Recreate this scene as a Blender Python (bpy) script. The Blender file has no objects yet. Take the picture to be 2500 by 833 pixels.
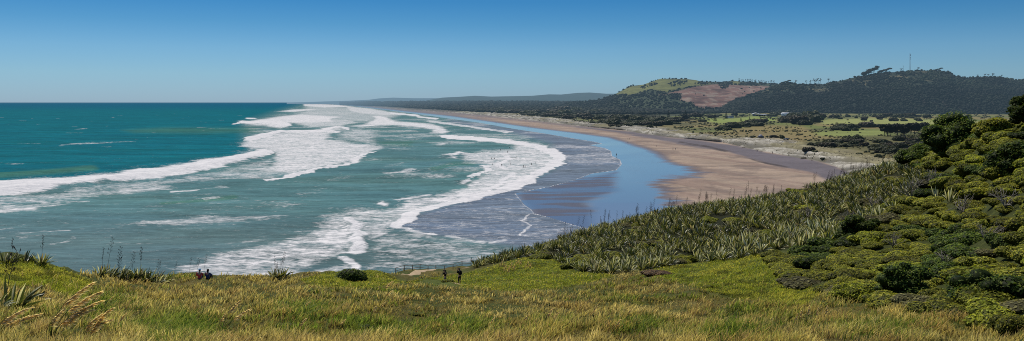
import bpy, math, random
import numpy as np
from mathutils import Vector

random.seed(7)
RNG = np.random.default_rng(7)
F = 2165.0          # focal length of the survey photograph, in its own pixels
CX, HY = 1250.0, 250.0   # principal column, horizon row
CZ = 50.0           # eye height over the sea
scene = bpy.context.scene
COL = scene.collection

# ------------------------------------------------------------------ helpers
def W(px, py, Y):
    return np.array([(px - CX) / F * Y, Y, CZ - (py - HY) / F * Y])

def onz(px, py, z):
    Y = (CZ - z) * F / (py - HY)
    return np.array([(px - CX) / F * Y, Y, z])

def sstep(a, b, x):
    t = np.clip((x - a) / (b - a), 0, 1)
    return t * t * (3 - 2 * t)

def _hash(ix, iy, seed):
    h = (ix.astype(np.int64) * 374761393 + iy.astype(np.int64) * 668265263 + seed * 974711) & 0xFFFFFFFF
    h = ((h ^ (h >> 13)) * 1274126177) & 0xFFFFFFFF
    h = (h ^ (h >> 16)) & 0xFFFFFFFF
    return h / 4294967295.0

def vnoise(x, y, seed=0):
    ix, iy = np.floor(x), np.floor(y)
    fx, fy = x - ix, y - iy
    fx = fx * fx * (3 - 2 * fx); fy = fy * fy * (3 - 2 * fy)
    a = _hash(ix, iy, seed); b = _hash(ix + 1, iy, seed)
    c = _hash(ix, iy + 1, seed); d = _hash(ix + 1, iy + 1, seed)
    return (a * (1 - fx) + b * fx) * (1 - fy) + (c * (1 - fx) + d * fx) * fy

def fbm(x, y, seed=0, octs=4, gain=0.5):
    s = 0; amp = 1; tot = 0
    for o in range(octs):
        s = s + amp * vnoise(x * 2 ** o + 17.3 * o, y * 2 ** o - 9.1 * o, seed + o)
        tot += amp; amp *= gain
    return s / tot

def make_mesh(name, V, faces, mats=None, smooth=False, col=None, attrs=None, midx=None):
    V = np.asarray(V, dtype=np.float32)
    me = bpy.data.meshes.new(name)
    me.vertices.add(len(V)); me.vertices.foreach_set('co', V.ravel())
    loops = []; starts = []; p = 0
    for f in faces:
        f = np.asarray(f, dtype=np.int32)
        if f.size == 0: continue
        n, k = f.shape
        loops.append(f.ravel()); starts.append(p + np.arange(n) * k); p += n * k
    loops = np.concatenate(loops).astype(np.int32); starts = np.concatenate(starts).astype(np.int32)
    me.loops.add(len(loops)); me.loops.foreach_set('vertex_index', loops)
    me.polygons.add(len(starts)); me.polygons.foreach_set('loop_start', starts)
    if smooth: me.polygons.foreach_set('use_smooth', np.ones(len(starts), dtype=bool))
    if midx is not None: me.polygons.foreach_set('material_index', np.asarray(midx, dtype=np.int32))
    me.update(calc_edges=True)
    if col is not None:
        c = np.ones((len(V), 4), dtype=np.float32); c[:, :3] = col
        a = me.attributes.new('Col', 'FLOAT_COLOR', 'POINT'); a.data.foreach_set('color', c.ravel())
    for k, v in (attrs or {}).items():
        a = me.attributes.new(k, 'FLOAT', 'POINT'); a.data.foreach_set('value', np.asarray(v, dtype=np.float32).ravel())
    for m in (mats or []): me.materials.append(m)
    return me

def link(name, me, parent=None, loc=(0, 0, 0), rot=(0, 0, 0), scale=(1, 1, 1)):
    o = bpy.data.objects.new(name, me); COL.objects.link(o)
    o.location = loc; o.rotation_euler = rot; o.scale = scale
    if parent is not None: o.parent = parent
    return o

def tag(o, label=None, cat=None, group=None, kind=None):
    if label: o['label'] = label
    if cat: o['category'] = cat
    if group: o['group'] = group
    if kind: o['kind'] = kind
    return o

def empty(name, loc, label, cat, group=None, rz=0.0, sc=1.0):
    o = bpy.data.objects.new(name, None); COL.objects.link(o)
    o.location = loc; o.rotation_euler = (0, 0, rz); o.scale = (sc, sc, sc)
    o.empty_display_size = 0.2
    return tag(o, label, cat, group)

def copy_thing(root, loc, rz=0.0, sc=None, label=None, group=None):
    r = root.copy(); COL.objects.link(r)
    r.location = loc; r.rotation_euler = (root.rotation_euler[0], root.rotation_euler[1], rz)
    if sc is not None: r.scale = sc if hasattr(sc, '__len__') else (sc, sc, sc)
    if label: r['label'] = label
    if group: r['group'] = group
    for ch in list(root.children):
        c = ch.copy(); COL.objects.link(c); c.parent = r
        for g in list(ch.children):
            d = g.copy(); COL.objects.link(d); d.parent = c
    return r

def grid_faces(nr, nc):
    i = np.arange(nr * nc).reshape(nr, nc)
    return np.stack([i[:-1, :-1].ravel(), i[:-1, 1:].ravel(), i[1:, 1:].ravel(), i[1:, :-1].ravel()], 1)

class MB:
    """collects shapes and becomes ONE mesh"""
    def __init__(s): s.V = []; s.Q = []; s.T = []; s.C = []; s.n = 0
    def add(s, V, quads=None, tris=None, col=(1, 1, 1)):
        V = np.asarray(V, float)
        if quads is not None and len(quads): s.Q.append(np.asarray(quads) + s.n)
        if tris is not None and len(tris): s.T.append(np.asarray(tris) + s.n)
        c = np.asarray(col, float)
        s.C.append(np.broadcast_to(c, (len(V), 3)) if c.ndim == 1 else c)
        s.V.append(V); s.n += len(V); return s
    def box(s, c, size, rz=0.0, col=(1, 1, 1), taper=1.0):
        hx, hy, hz = [v / 2 for v in size]
        P = np.array([[-hx, -hy, -hz], [hx, -hy, -hz], [hx, hy, -hz], [-hx, hy, -hz],
                      [-hx * taper, -hy * taper, hz], [hx * taper, -hy * taper, hz], [hx * taper, hy * taper, hz], [-hx * taper, hy * taper, hz]])
        ca, sa = math.cos(rz), math.sin(rz)
        R = np.array([[ca, -sa, 0], [sa, ca, 0], [0, 0, 1]])
        return s.add(P @ R.T + np.array(c), [[0, 3, 2, 1], [4, 5, 6, 7], [0, 1, 5, 4], [1, 2, 6, 5], [2, 3, 7, 6], [3, 0, 4, 7]], col=col)
    def tube(s, pts, rad, n=6, col=(1, 1, 1), caps=True):
        pts = np.asarray(pts, float); m = len(pts)
        rad = np.broadcast_to(np.asarray(rad, float), (m,))
        T = np.gradient(pts, axis=0); T /= np.linalg.norm(T, axis=1)[:, None] + 1e-9
        up = np.where(np.abs(T[:, 2:3]) > 0.9, np.array([[1., 0, 0]]), np.array([[0, 0, 1.]]))
        A = np.cross(T, up); A /= np.linalg.norm(A, axis=1)[:, None] + 1e-9
        B = np.cross(A, T)
        th = np.linspace(0, 2 * np.pi, n, endpoint=False)
        V = pts[:, None] + rad[:, None, None] * (np.cos(th)[None, :, None] * A[:, None] + np.sin(th)[None, :, None] * B[:, None])
        V = V.reshape(-1, 3)
        q = []
        for i in range(m - 1):
            for k in range(n):
                q.append([i * n + k, i * n + (k + 1) % n, (i + 1) * n + (k + 1) % n, (i + 1) * n + k])
        t = []
        if caps:
            V = np.vstack([V, pts[0], pts[-1]])
            for k in range(n):
                t.append([m * n, (k + 1) % n, k]); t.append([m * n + 1, (m - 1) * n + k, (m - 1) * n + (k + 1) % n])
        return s.add(V, q, t, col)
    def blob(s, c, r, seed=0, jit=0.2, col=(1, 1, 1), sub=1):
        V, T = ICO[sub]
        rg = np.random.default_rng(seed)
        d = 1 + jit * (rg.random(len(V)) - .5) * 2
        return s.add(V * d[:, None] * np.asarray(r, float) + np.asarray(c, float), tris=T, col=col)
    def mesh(s, name, mat, smooth=False):
        fs = []
        if s.Q: fs.append(np.concatenate(s.Q))
        if s.T: fs.append(np.concatenate(s.T))
        return make_mesh(name, np.concatenate(s.V), fs, [mat] if mat else None, smooth, np.concatenate(s.C))

def _ico():
    t = (1 + 5 ** .5) / 2
    V = np.array([[-1, t, 0], [1, t, 0], [-1, -t, 0], [1, -t, 0], [0, -1, t], [0, 1, t], [0, -1, -t], [0, 1, -t], [t, 0, -1], [t, 0, 1], [-t, 0, -1], [-t, 0, 1]], float)
    V /= np.linalg.norm(V[0])
    T = np.array([[0, 11, 5], [0, 5, 1], [0, 1, 7], [0, 7, 10], [0, 10, 11], [1, 5, 9], [5, 11, 4], [11, 10, 2], [10, 7, 6], [7, 1, 8], [3, 9, 4], [3, 4, 2], [3, 2, 6], [3, 6, 8], [3, 8, 9], [4, 9, 5], [2, 4, 11], [6, 2, 10], [8, 6, 7], [9, 8, 1]])
    out = {0: (V, T)}
    for lv in (1, 2, 3):
        V, T = out[lv - 1]; V = list(map(tuple, V)); cache = {}; N = []
        def mid(a, b):
            k = (min(a, b), max(a, b))
            if k not in cache:
                m = np.array(V[a]) + np.array(V[b]); m /= np.linalg.norm(m); V.append(tuple(m)); cache[k] = len(V) - 1
            return cache[k]
        for a, b, c in T:
            ab, bc, ca = mid(a, b), mid(b, c), mid(c, a)
            N += [[a, ab, ca], [b, bc, ab], [c, ca, bc], [ab, bc, ca]]
        out[lv] = (np.array(V), np.array(N))
    return out
ICO = _ico()

# ------------------------------------------------------------------ materials
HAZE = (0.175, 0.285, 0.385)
def new_mat(name):
    m = bpy.data.materials.new(name); m.use_nodes = True
    nt = m.node_tree; nt.nodes.clear()
    return m, nt, nt.nodes, nt.links

def nd(nt, typ, **kw):
    n = nt.nodes.new(typ)
    for k, v in kw.items():
        if k.startswith('i_'):
            key = k[2:]; key = int(key) if key.isdigit() else key.replace('_', ' ')
            n.inputs[key].default_value = v
        else: setattr(n, k, v)
    return n

def math_n(nt, op, a, b=None, c=None, clamp=False):
    n = nt.nodes.new('ShaderNodeMath'); n.operation = op; n.use_clamp = clamp
    for i, v in enumerate((a, b, c)):
        if v is None: continue
        if isinstance(v, (int, float)): n.inputs[i].default_value = v
        else: nt.links.new(v, n.inputs[i])
    return n.outputs[0]

def maprange(nt, v, a, b, c=0.0, d=1.0, smooth=False):
    n = nt.nodes.new('ShaderNodeMapRange'); n.clamp = True
    n.interpolation_type = 'SMOOTHSTEP' if smooth else 'LINEAR'
    nt.links.new(v, n.inputs[0])
    for i, x in enumerate((a, b, c, d)): n.inputs[i + 1].default_value = x
    return n.outputs[0]

def mixcol(nt, fac, a, b, blend='MIX'):
    n = nt.nodes.new('ShaderNodeMix'); n.data_type = 'RGBA'; n.blend_type = blend
    for sock, v in ((n.inputs['Factor'], fac), (n.inputs[6], a), (n.inputs[7], b)):
        if isinstance(v, (int, float)): sock.default_value = v
        elif isinstance(v, tuple): sock.default_value = (*v, 1.0) if len(v) == 3 else v
        else: nt.links.new(v, sock)
    return n.outputs[2]

def noise(nt, vec, scale, detail=4, rough=0.55, stretch=None, dist=0.0):
    if stretch:
        mp = nd(nt, 'ShaderNodeMapping'); mp.inputs['Scale'].default_value = stretch
        nt.links.new(vec, mp.inputs[0]); vec = mp.outputs[0]
    n = nd(nt, 'ShaderNodeTexNoise'); n.inputs['Scale'].default_value = scale
    n.inputs['Detail'].default_value = detail; n.inputs['Roughness'].default_value = rough
    n.inputs['Distortion'].default_value = dist
    nt.links.new(vec, n.inputs['Vector']); return n.outputs[0]

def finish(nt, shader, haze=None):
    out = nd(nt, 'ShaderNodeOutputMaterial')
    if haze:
        # aerial haze painted as emission, growing with distance from the headland (world position)
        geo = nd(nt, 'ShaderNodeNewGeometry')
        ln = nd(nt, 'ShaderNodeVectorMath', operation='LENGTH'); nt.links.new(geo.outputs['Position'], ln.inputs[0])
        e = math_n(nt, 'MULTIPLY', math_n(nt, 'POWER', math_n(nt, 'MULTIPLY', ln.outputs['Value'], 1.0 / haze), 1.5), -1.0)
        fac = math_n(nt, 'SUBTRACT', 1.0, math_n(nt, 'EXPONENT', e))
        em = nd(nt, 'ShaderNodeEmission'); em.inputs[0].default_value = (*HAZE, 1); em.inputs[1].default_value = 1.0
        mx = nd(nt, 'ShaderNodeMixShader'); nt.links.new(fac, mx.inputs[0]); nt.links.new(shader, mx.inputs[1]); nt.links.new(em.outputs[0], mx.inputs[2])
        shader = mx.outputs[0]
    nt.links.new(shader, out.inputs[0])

def attr(nt, name, fac=False):
    a = nd(nt, 'ShaderNodeAttribute', attribute_name=name)
    return a.outputs['Fac'] if fac else a.outputs['Color']

def principled(nt, base, rough=0.7, spec=0.3, normal=None, metal=0.0):
    p = nd(nt, 'ShaderNodeBsdfPrincipled')
    for sock, v in ((p.inputs['Base Color'], base), (p.inputs['Roughness'], rough), (p.inputs['Specular IOR Level'], spec), (p.inputs['Metallic'], metal)):
        if isinstance(v, (int, float)): sock.default_value = v
        elif isinstance(v, tuple): sock.default_value = (*v, 1.0)
        else: nt.links.new(v, sock)
    if normal is not None: nt.links.new(normal, p.inputs['Normal'])
    return p.outputs[0]

def bump(nt, h, strength=0.5, dist=0.1):
    b = nd(nt, 'ShaderNodeBump'); b.inputs['Strength'].default_value = strength; b.inputs['Distance'].default_value = dist
    nt.links.new(h, b.inputs['Height']); return b.outputs[0]

def coords(nt, kind='Object'):
    return nd(nt, 'ShaderNodeTexCoord').outputs[kind]

def mat_plain(name, color, rough=0.6, spec=0.3, var=0.25, scale=3.0, haze=None, metal=0.0):
    m, nt, N, L = new_mat(name)
    c = coords(nt)
    n = noise(nt, c, scale, 5)
    lo = tuple(v * (1 - var) for v in color); hi = tuple(min(1, v * (1 + var)) for v in color)
    finish(nt, principled(nt, mixcol(nt, n, lo, hi), rough, spec, bump(nt, n, 0.2, 0.02), metal), haze)
    return m

def mat_leaf(name, rough=0.5, spec=0.3, trans=0.35, gain=1.0, haze=None, tint=(1, 1, 1), rand=0.25):
    """foliage: colour from the mesh, part of the light passes through each leaf"""
    m, nt, N, L = new_mat(name)
    base = attr(nt, 'Col')
    oi = nd(nt, 'ShaderNodeObjectInfo')
    rv = maprange(nt, oi.outputs['Random'], 0, 1, gain * (1 - rand), gain * (1 + rand))
    cm = nd(nt, 'ShaderNodeCombineXYZ')
    for i in range(3): L.new(math_n(nt, 'MULTIPLY', rv, tint[i]), cm.inputs[i])
    base = mixcol(nt, 1.0, base, cm.outputs[0], 'MULTIPLY')
    p = principled(nt, base, rough, spec)
    if trans > 0:
        tr = nd(nt, 'ShaderNodeBsdfTranslucent')
        L.new(mixcol(nt, 1.0, base, (1.25, 1.22, 0.75), 'MULTIPLY'), tr.inputs[0])
        mx = nd(nt, 'ShaderNodeMixShader'); mx.inputs[0].default_value = trans
        L.new(p, mx.inputs[1]); L.new(tr.outputs[0], mx.inputs[2]); p = mx.outputs[0]
    finish(nt, p, haze)
    return m

M_FLAX = mat_leaf('flax_leaf', 0.36, 0.4, 0.36, gain=1.2)
M_STALK = mat_leaf('stalk', 0.7, 0.2, 0.0)
M_BUSH = mat_leaf('bush_leaf', 0.6, 0.10, 0.42, gain=1.95, rand=.45, tint=(1.06, 1, .8))
M_GRASS = mat_leaf('grass_blade', 0.6, 0.15, 0.45, rand=0.0, gain=1.15)
M_PLUME = mat_leaf('plume', 0.6, 0.1, 0.55, rand=0.0)
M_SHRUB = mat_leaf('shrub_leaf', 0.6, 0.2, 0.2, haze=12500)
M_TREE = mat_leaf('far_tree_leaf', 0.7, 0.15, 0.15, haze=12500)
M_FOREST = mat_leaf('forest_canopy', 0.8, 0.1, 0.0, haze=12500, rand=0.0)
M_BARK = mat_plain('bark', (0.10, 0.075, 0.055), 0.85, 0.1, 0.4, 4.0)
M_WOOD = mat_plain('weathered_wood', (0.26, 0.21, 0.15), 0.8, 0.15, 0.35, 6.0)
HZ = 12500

def mat_sea():
    m, nt, N, L = new_mat('sea_water')
    c = coords(nt)
    base = attr(nt, 'Col'); fo = attr(nt, 'foam', True); th = attr(nt, 'thin', True)
    # water: broad patches, streaks and chop
    big = noise(nt, c, 0.012, 4, 0.6, (0.5, 1, 1))
    mid = noise(nt, c, 0.10, 5, 0.62, (0.45, 1, 1), 0.4)
    fine = noise(nt, c, 0.55, 4, 0.6, (0.6, 1, 1))
    base = mixcol(nt, maprange(nt, big, 0.35, 0.7, 0, 0.55), base, mixcol(nt, 1.0, base, (1.25, 1.08, 0.86), 'MULTIPLY'))
    swl = noise(nt, c, 0.03, 3, 0.5, (0.22, 1, 1), 0.3)
    sh = math_n(nt, 'MULTIPLY', maprange(nt, swl, 0.35, 0.65, 0.84, 1.16), maprange(nt, mid, 0.3, 0.7, 0.78, 1.18))
    sh = math_n(nt, 'ADD', sh, maprange(nt, fine, 0.3, 0.7, -0.14, 0.14))
    sh_old = math_n(nt, 'ADD', maprange(nt, mid, 0.3, 0.7, 0.68, 1.22), maprange(nt, fine, 0.3, 0.7, -0.16, 0.16))
    cm = nd(nt, 'ShaderNodeCombineXYZ')
    for i in range(3): L.new(sh, cm.inputs[i])
    base = mixcol(nt, 1.0, base, cm.outputs[0], 'MULTIPLY')
    # wind ripples of the thin backwash sheet, their light and dark painted in
    rip = noise(nt, c, 0.42, 5, 0.75, (0.16, 1, 1), 0.5)
    rc = nd(nt, 'ShaderNodeCombineXYZ'); rr_ = maprange(nt, rip, 0.34, 0.66, 0.45, 1.75)
    for i in range(3): L.new(rr_, rc.inputs[i])
    base = mixcol(nt, math_n(nt, 'MULTIPLY', math_n(nt, 'ADD', th, 0.35, None, True), 0.85), base, mixcol(nt, 1.0, base, rc.outputs[0], 'MULTIPLY'))
    # foam: coverage from the surveyed foam field, broken up by three sizes of noise
    n1 = noise(nt, c, 0.035, 5, 0.6, (0.6, 1, 1), 0.6)
    n2 = noise(nt, c, 0.15, 6, 0.70, (0.55, 1, 1), 1.1)
    n3 = noise(nt, c, 0.42, 6, 0.74, (0.75, 1, 1), 0.5)
    nn = math_n(nt, 'ADD', math_n(nt, 'MULTIPLY', n1, 0.18), math_n(nt, 'ADD', math_n(nt, 'MULTIPLY', n2, 0.40), math_n(nt, 'MULTIPLY', n3, 0.42)))
    nn = maprange(nt, nn, 0.34, 0.66, 0.0, 1.0)
    d = math_n(nt, 'SUBTRACT', fo, nn)
    mask = maprange(nt, d, -0.16, 0.36, 0.0, 1.0)
    mask = math_n(nt, 'MULTIPLY', mask, maprange(nt, fo, 0.01, 0.10))
    fcol = mixcol(nt, maprange(nt, math_n(nt, 'ADD', n2, n3), 0.8, 1.25), (0.76, 0.725, 0.70), (0.49, 0.495, 0.50))
    col = mixcol(nt, mask, base, fcol)
    h = math_n(nt, 'ADD', math_n(nt, 'MULTIPLY', mid, 1.6), math_n(nt, 'ADD', math_n(nt, 'MULTIPLY', fine, 0.5), math_n(nt, 'MULTIPLY', mask, 0.25)))
    nrm = bump(nt, h, 0.75, 1.0)
    df = nd(nt, 'ShaderNodeBsdfDiffuse'); L.new(col, df.inputs[0]); L.new(nrm, df.inputs['Normal'])
    gl = nd(nt, 'ShaderNodeBsdfGlossy'); gl.inputs['Roughness'].default_value = 0.3; L.new(nrm, gl.inputs['Normal'])
    # a wind-roughened sea shows far less of the sky at grazing angles than flat water does
    f = math_n(nt, 'MULTIPLY', math_n(nt, 'SUBTRACT', 1.0, mask), math_n(nt, 'ADD', 0.012, math_n(nt, 'MULTIPLY', th, 0.04)))
    mx = nd(nt, 'ShaderNodeMixShader'); L.new(f, mx.inputs[0]); L.new(df.outputs[0], mx.inputs[1]); L.new(gl.outputs[0], mx.inputs[2])
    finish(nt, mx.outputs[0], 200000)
    return m
M_SEA = mat_sea()

def mat_shore():
    m, nt, N, L = new_mat('shore_ground')
    c = coords(nt)
    base = attr(nt, 'Col'); ro = attr(nt, 'rough', True); tuft = attr(nt, 'tuft', True)
    n1 = noise(nt, c, 0.02, 6, 0.65, (1, 1, 1), 0.5)
    n2 = noise(nt, c, 0.30, 6, 0.65)
    sh = math_n(nt, 'MULTIPLY', maprange(nt, n1, 0.3, 0.7, 0.82, 1.16), maprange(nt, n2, 0.3, 0.7, 0.86, 1.14))
    # marram tufts on the dunes
    t = noise(nt, c, 0.085, 5, 0.7, (1.6, 0.7, 1), 0.8)
    tm = math_n(nt, 'MULTIPLY', maprange(nt, t, 0.44, 0.58), tuft)
    cm = nd(nt, 'ShaderNodeCombineXYZ')
    for i in range(3): L.new(sh, cm.inputs[i])
    dry = math_n(nt, 'MULTIPLY', maprange(nt, ro, 0.25, 0.7), 1.0)
    base = mixcol(nt, dry, base, mixcol(nt, 1.0, base, cm.outputs[0], 'MULTIPLY'))
    base = mixcol(nt, tm, base, (0.115, 0.10, 0.058))
    h = math_n(nt, 'MULTIPLY', n2, dry)
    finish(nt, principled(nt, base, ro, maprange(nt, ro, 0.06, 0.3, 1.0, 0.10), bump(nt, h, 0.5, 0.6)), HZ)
    return m
M_SHORE = mat_shore()

def mat_hill():
    m, nt, N, L = new_mat('hill_ground')
    c = coords(nt)
    base = attr(nt, 'Col')
    n1 = noise(nt, c, 0.02, 6, 0.7); n2 = noise(nt, c, 0.004, 4, 0.6)
    sh = math_n(nt, 'MULTIPLY', maprange(nt, n1, 0.3, 0.7, 0.65, 1.35), maprange(nt, n2, 0.3, 0.7, 0.8, 1.2))
    cm = nd(nt, 'ShaderNodeCombineXYZ')
    for i in range(3): L.new(sh, cm.inputs[i])
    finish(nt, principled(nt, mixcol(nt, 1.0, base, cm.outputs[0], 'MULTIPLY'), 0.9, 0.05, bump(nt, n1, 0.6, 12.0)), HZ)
    return m
M_HILL = mat_hill()

def mat_headland():
    m, nt, N, L = new_mat('headland_ground')
    c = coords(nt)
    base = attr(nt, 'Col')
    n1 = noise(nt, c, 1.3, 6, 0.7); n2 = noise(nt, c, 9.0, 4, 0.7)
    sh = math_n(nt, 'MULTIPLY', maprange(nt, n1, 0.3, 0.7, 0.6, 1.35), maprange(nt, n2, 0.3, 0.7, 0.6, 1.4))
    cm = nd(nt, 'ShaderNodeCombineXYZ')
    for i in range(3): L.new(sh, cm.inputs[i])
    finish(nt, principled(nt, mixcol(nt, 1.0, base, cm.outputs[0], 'MULTIPLY'), 0.9, 0.05, bump(nt, math_n(nt, 'ADD', n1, n2), 0.8, 0.12)))
    return m
M_HEAD = mat_headland()
M_PATH = mat_plain('path_sand', (0.42, 0.31, 0.19), 0.95, 0.05, 0.3, 2.0)

# ------------------------------------------------------------------ survey chart of the bay (map drawn in sight-line coordinates)
def seg_dist(PX, PY, pts, ax=0.35):
    best = np.full(PX.shape, 1e9)
    pts = np.asarray(pts, float)
    for (x0, y0), (x1, y1) in zip(pts[:-1], pts[1:]):
        dx, dy = (x1 - x0) * ax, y1 - y0
        qx, qy = (PX - x0) * ax, PY - y0
        t = np.clip((qx * dx + qy * dy) / (dx * dx + dy * dy + 1e-9), 0, 1)
        best = np.minimum(best, (qx - t * dx) ** 2 + (qy - t * dy) ** 2)
    return np.sqrt(best)

def inside(PX, PY, pts):
    r = np.zeros(PX.shape, bool); n = len(pts)
    for i in range(n):
        x0, y0 = pts[i]; x1, y1 = pts[(i + 1) % n]
        if y0 == y1: continue
        c = ((y0 > PY) != (y1 > PY)) & (PX < (x1 - x0) * (PY - y0) / (y1 - y0) + x0)
        r ^= c
    return r

def fill(PX, PY, pts, soft, ax=0.35):
    d = seg_dist(PX, PY, list(pts) + [pts[0]], ax)
    s = np.where(inside(PX, PY, pts), d, -d)
    return sstep(-soft, soft, s)

def stroke(PX, PY, pts, w, soft, ax=0.35):
    return 1 - sstep(w * .5, w * .5 + soft, seg_dist(PX, PY, pts, ax))

EDGE = [(700, 249.9), (760, 251.2), (800, 253.5), (850, 257.5), (900, 263), (1000, 276), (1100, 290), (1170, 299.5), (1250, 314), (1330, 326), (1400, 338),
        (1450, 346), (1472, 351), (1440, 354.5), (1477, 362), (1492, 369), (1494, 381), (1514, 390), (1518, 401), (1505, 416), (1445, 424), (1402, 440),
        (1344, 456), (1258, 472), (1268, 485), (1280, 500), (1296, 511), (1304, 521), (1340, 531), (1385, 545), (1460, 566), (1600, 600), (1900, 690), (2300, 800)]
FOOT = [(700, 249.8), (760, 250.8), (850, 255), (900, 259.5), (1000, 269), (1109, 276), (1200, 284), (1272, 292), (1344, 300), (1402, 307), (1459, 312), (1497, 315),
        (1523, 319), (1575, 328), (1632, 335), (1700, 341), (1758, 347), (1795, 355), (1844, 367), (1884, 374), (1939, 384), (2011, 397), (2046, 410), (2120, 440), (2400, 520), (3000, 700)]
CREST = [(700, 249.7), (760, 250.5), (850, 253.5), (900, 257.0), (1000, 265), (1109, 271.5), (1200, 276), (1300, 285), (1344, 289.5), (1400, 295), (1450, 301), (1500, 307),
         (1600, 313), (1650, 319), (1700, 327), (1760, 333), (1850, 338), (1930, 345), (1960, 352), (2050, 366), (2120, 379), (2180, 390), (2400, 440), (3000, 560)]
LAND = EDGE + [(3300, 1000), (3300, 249.7), (700, 249.7)]

def rows_to(maxpy, fine=0.8, coarse=1.6):
    t = [0.30, 0.45, 0.6, 0.8, 1.0, 1.3, 1.6, 2.0, 2.4, 2.8, 3.3, 3.9, 4.5]
    while t[-1] < 160: t.append(t[-1] + fine)
    while t[-1] < maxpy - HY: t.append(t[-1] + coarse)
    return HY + np.array(t)

# ------------------------------------------------------------------ water
def build_sea():
    px = np.concatenate([np.arange(-700, 1080, 3.0), np.arange(1080, 1620, 1.3), np.arange(1620, 2100, 3.0)]); py = rows_to(720)
    PX, PY = np.meshgrid(px, py)
    land = inside(PX, PY, LAND)
    dE = seg_dist(PX, PY, EDGE)
    fo = np.zeros(PX.shape)
    # ragged outlines: foam outlines wander as real foam does
    Y0 = CZ * F / (PY - HY); X0 = (PX - CX) / F * Y0
    wob = (fbm(X0 / 60, Y0 / 60, 5, 4) - .5)
    wob2 = (fbm(X0 / 60, Y0 / 60, 25, 4) - .5)
    sc = np.clip((PY - HY) / 100, 0.12, 1.6)
    wob = wob + .5 * (fbm(X0 / 14, Y0 / 10, 6, 3) - .5); wob2 = wob2 + .5 * (fbm(X0 / 14, Y0 / 10, 26, 3) - .5)
    QX = PX + wob * 34 * sc; QY = PY + wob2 * 6 * sc
    def P(pts, v, soft=3.0):
        nonlocal fo; fo = np.maximum(fo, np.maximum(v * fill(QX, QY, pts, soft * 2.0), v * .68 * fill(QX, QY, pts, soft * 7)))
    def Ln(pts, w, v, soft=2.2):
        nonlocal fo; fo = np.maximum(fo, v * stroke(QX, QY, pts, w, soft))
    # far surf
    P([(738, 252.6), (775, 253), (830, 256), (868, 260), (840, 262.5), (790, 263.5), (742, 260)], .78, 1.0)
    P([(669, 272.5), (716, 267), (755, 265.5), (790, 267), (760, 270), (718, 274.5)], .8, 1.2)
    P([(705, 276), (760, 271), (860, 271), (900, 275), (850, 281), (760, 283)], .62, 2)
    P([(838, 258), (905, 264), (960, 274), (1000, 281), (930, 283), (880, 279), (850, 272)], .72, 1.5)
    P([(740, 254), (900, 262), (1000, 278), (960, 290), (900, 300), (760, 300), (700, 288), (735, 270)], .58, 4)
    P([(586, 298.5), (655, 288), (690, 282.5), (735, 278), (790, 281), (855, 285), (812, 291), (826, 300), (772, 301.5), (712, 303), (704, 312), (688, 314.5), (645, 308.5), (600, 303.5)], .84, 2.2)
    Ln([(590, 298), (660, 300), (700, 306)], 4, .95, 3)
    P([(700, 300), (790, 288), (850, 290), (880, 300), (835, 309), (760, 312)], .66, 2)
    Ln([(606, 289), (620, 289.5)], 2.2, .9); Ln([(572, 302.5), (582, 300)], 1.6, .8)
    # great white sheet of the second break
    P([(581, 356), (601, 342), (648, 331), (684, 320), (696, 324), (790, 318), (824, 309), (843, 316), (824, 321), (806, 338), (850, 345), (935, 357), (918, 372), (860, 395), (785, 411), (705, 427), (660, 420), (668, 378), (640, 365), (612, 367)], .76, 3.5)
    Ln([(603, 341), (650, 331), (686, 322)], 5, .98, 3); Ln([(795, 316), (826, 310), (842, 314)], 3.5, .95, 2.5); Ln([(690, 322), (790, 320), (820, 322)], 4, .9, 4)
    P([(806, 338), (843, 316), (900, 316), (940, 326), (920, 340), (935, 357), (850, 346)], .58, 5)
    P([(660, 384), (700, 426), (648, 441), (560, 440), (430, 452), (330, 474), (255, 478), (180, 490), (100, 508), (0, 523), (-300, 560), (-300, 500), (0, 480), (150, 468), (300, 447), (450, 429), (560, 406)], .52, 4)
    P([(240, 470), (330, 456), (420, 456), (410, 464), (320, 474)], .72, 4)
    P([(-300, 545), (0, 505), (100, 500), (80, 514), (0, 522), (-300, 570)], .78, 4)
    P([(-700, 480), (-300, 460), (0, 441), (100, 436), (200, 427.5), (300, 420), (345, 410.5), (430, 402), (500, 390.5), (560, 382), (600, 372), (640, 364), (655, 362), (672, 372), (655, 382), (600, 392), (550, 404), (480, 418), (400, 432), (300, 444.5), (200, 455), (140, 464), (70, 472), (0, 479), (-300, 505), (-700, 545)], 1.06, 1.8)
    Ln([(652, 441), (700, 431.5), (750, 420), (800, 408), (840, 401), (895, 379), (925, 372)], 3.2, 1.0, 1.8)
    # flecks and old foam over the lagoon water
    Ln([(420, 471), (455, 469), (478, 465)], 2.5, .7); Ln([(490, 462), (548, 457)], 2.5, .55); Ln([(500, 484), (545, 480)], 2.0, .5)
    Ln([(150, 492), (220, 488)], 2, .5); Ln([(60, 570), (170, 562)], 2, .45); Ln([(100, 600), (190, 580)], 2, .45); Ln([(-60, 575), (40, 552)], 3, .42)
    Ln([(150, 355), (270, 348), (330, 345)], 1.6, .5)
    P([(262, 547), (350, 534), (430, 530), (500, 519), (560, 527), (690, 519), (705, 530), (560, 546), (470, 553), (350, 551)], .56, 6)
    P([(600, 497), (690, 492), (760, 502), (700, 511), (620, 506)], .45, 5)
    P([(715, 466), (790, 459), (795, 473), (720, 476)], .42, 5)
    P([(770, 436), (860, 424), (860, 430), (790, 446)], .38, 4)
    P([(930, 402), (985, 395), (990, 405), (940, 410)], .5, 4); Ln([(940, 422), (1005, 416)], 3, .6, 2.5)
    P([(1005, 424), (1100, 422), (1130, 432), (1060, 438), (1010, 434)], .5, 4)
    P([(890, 352), (990, 350), (1020, 358), (930, 364)], .42, 4)
    P([(930, 335), (1000, 332), (990, 343), (940, 345)], .40, 4)
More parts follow.
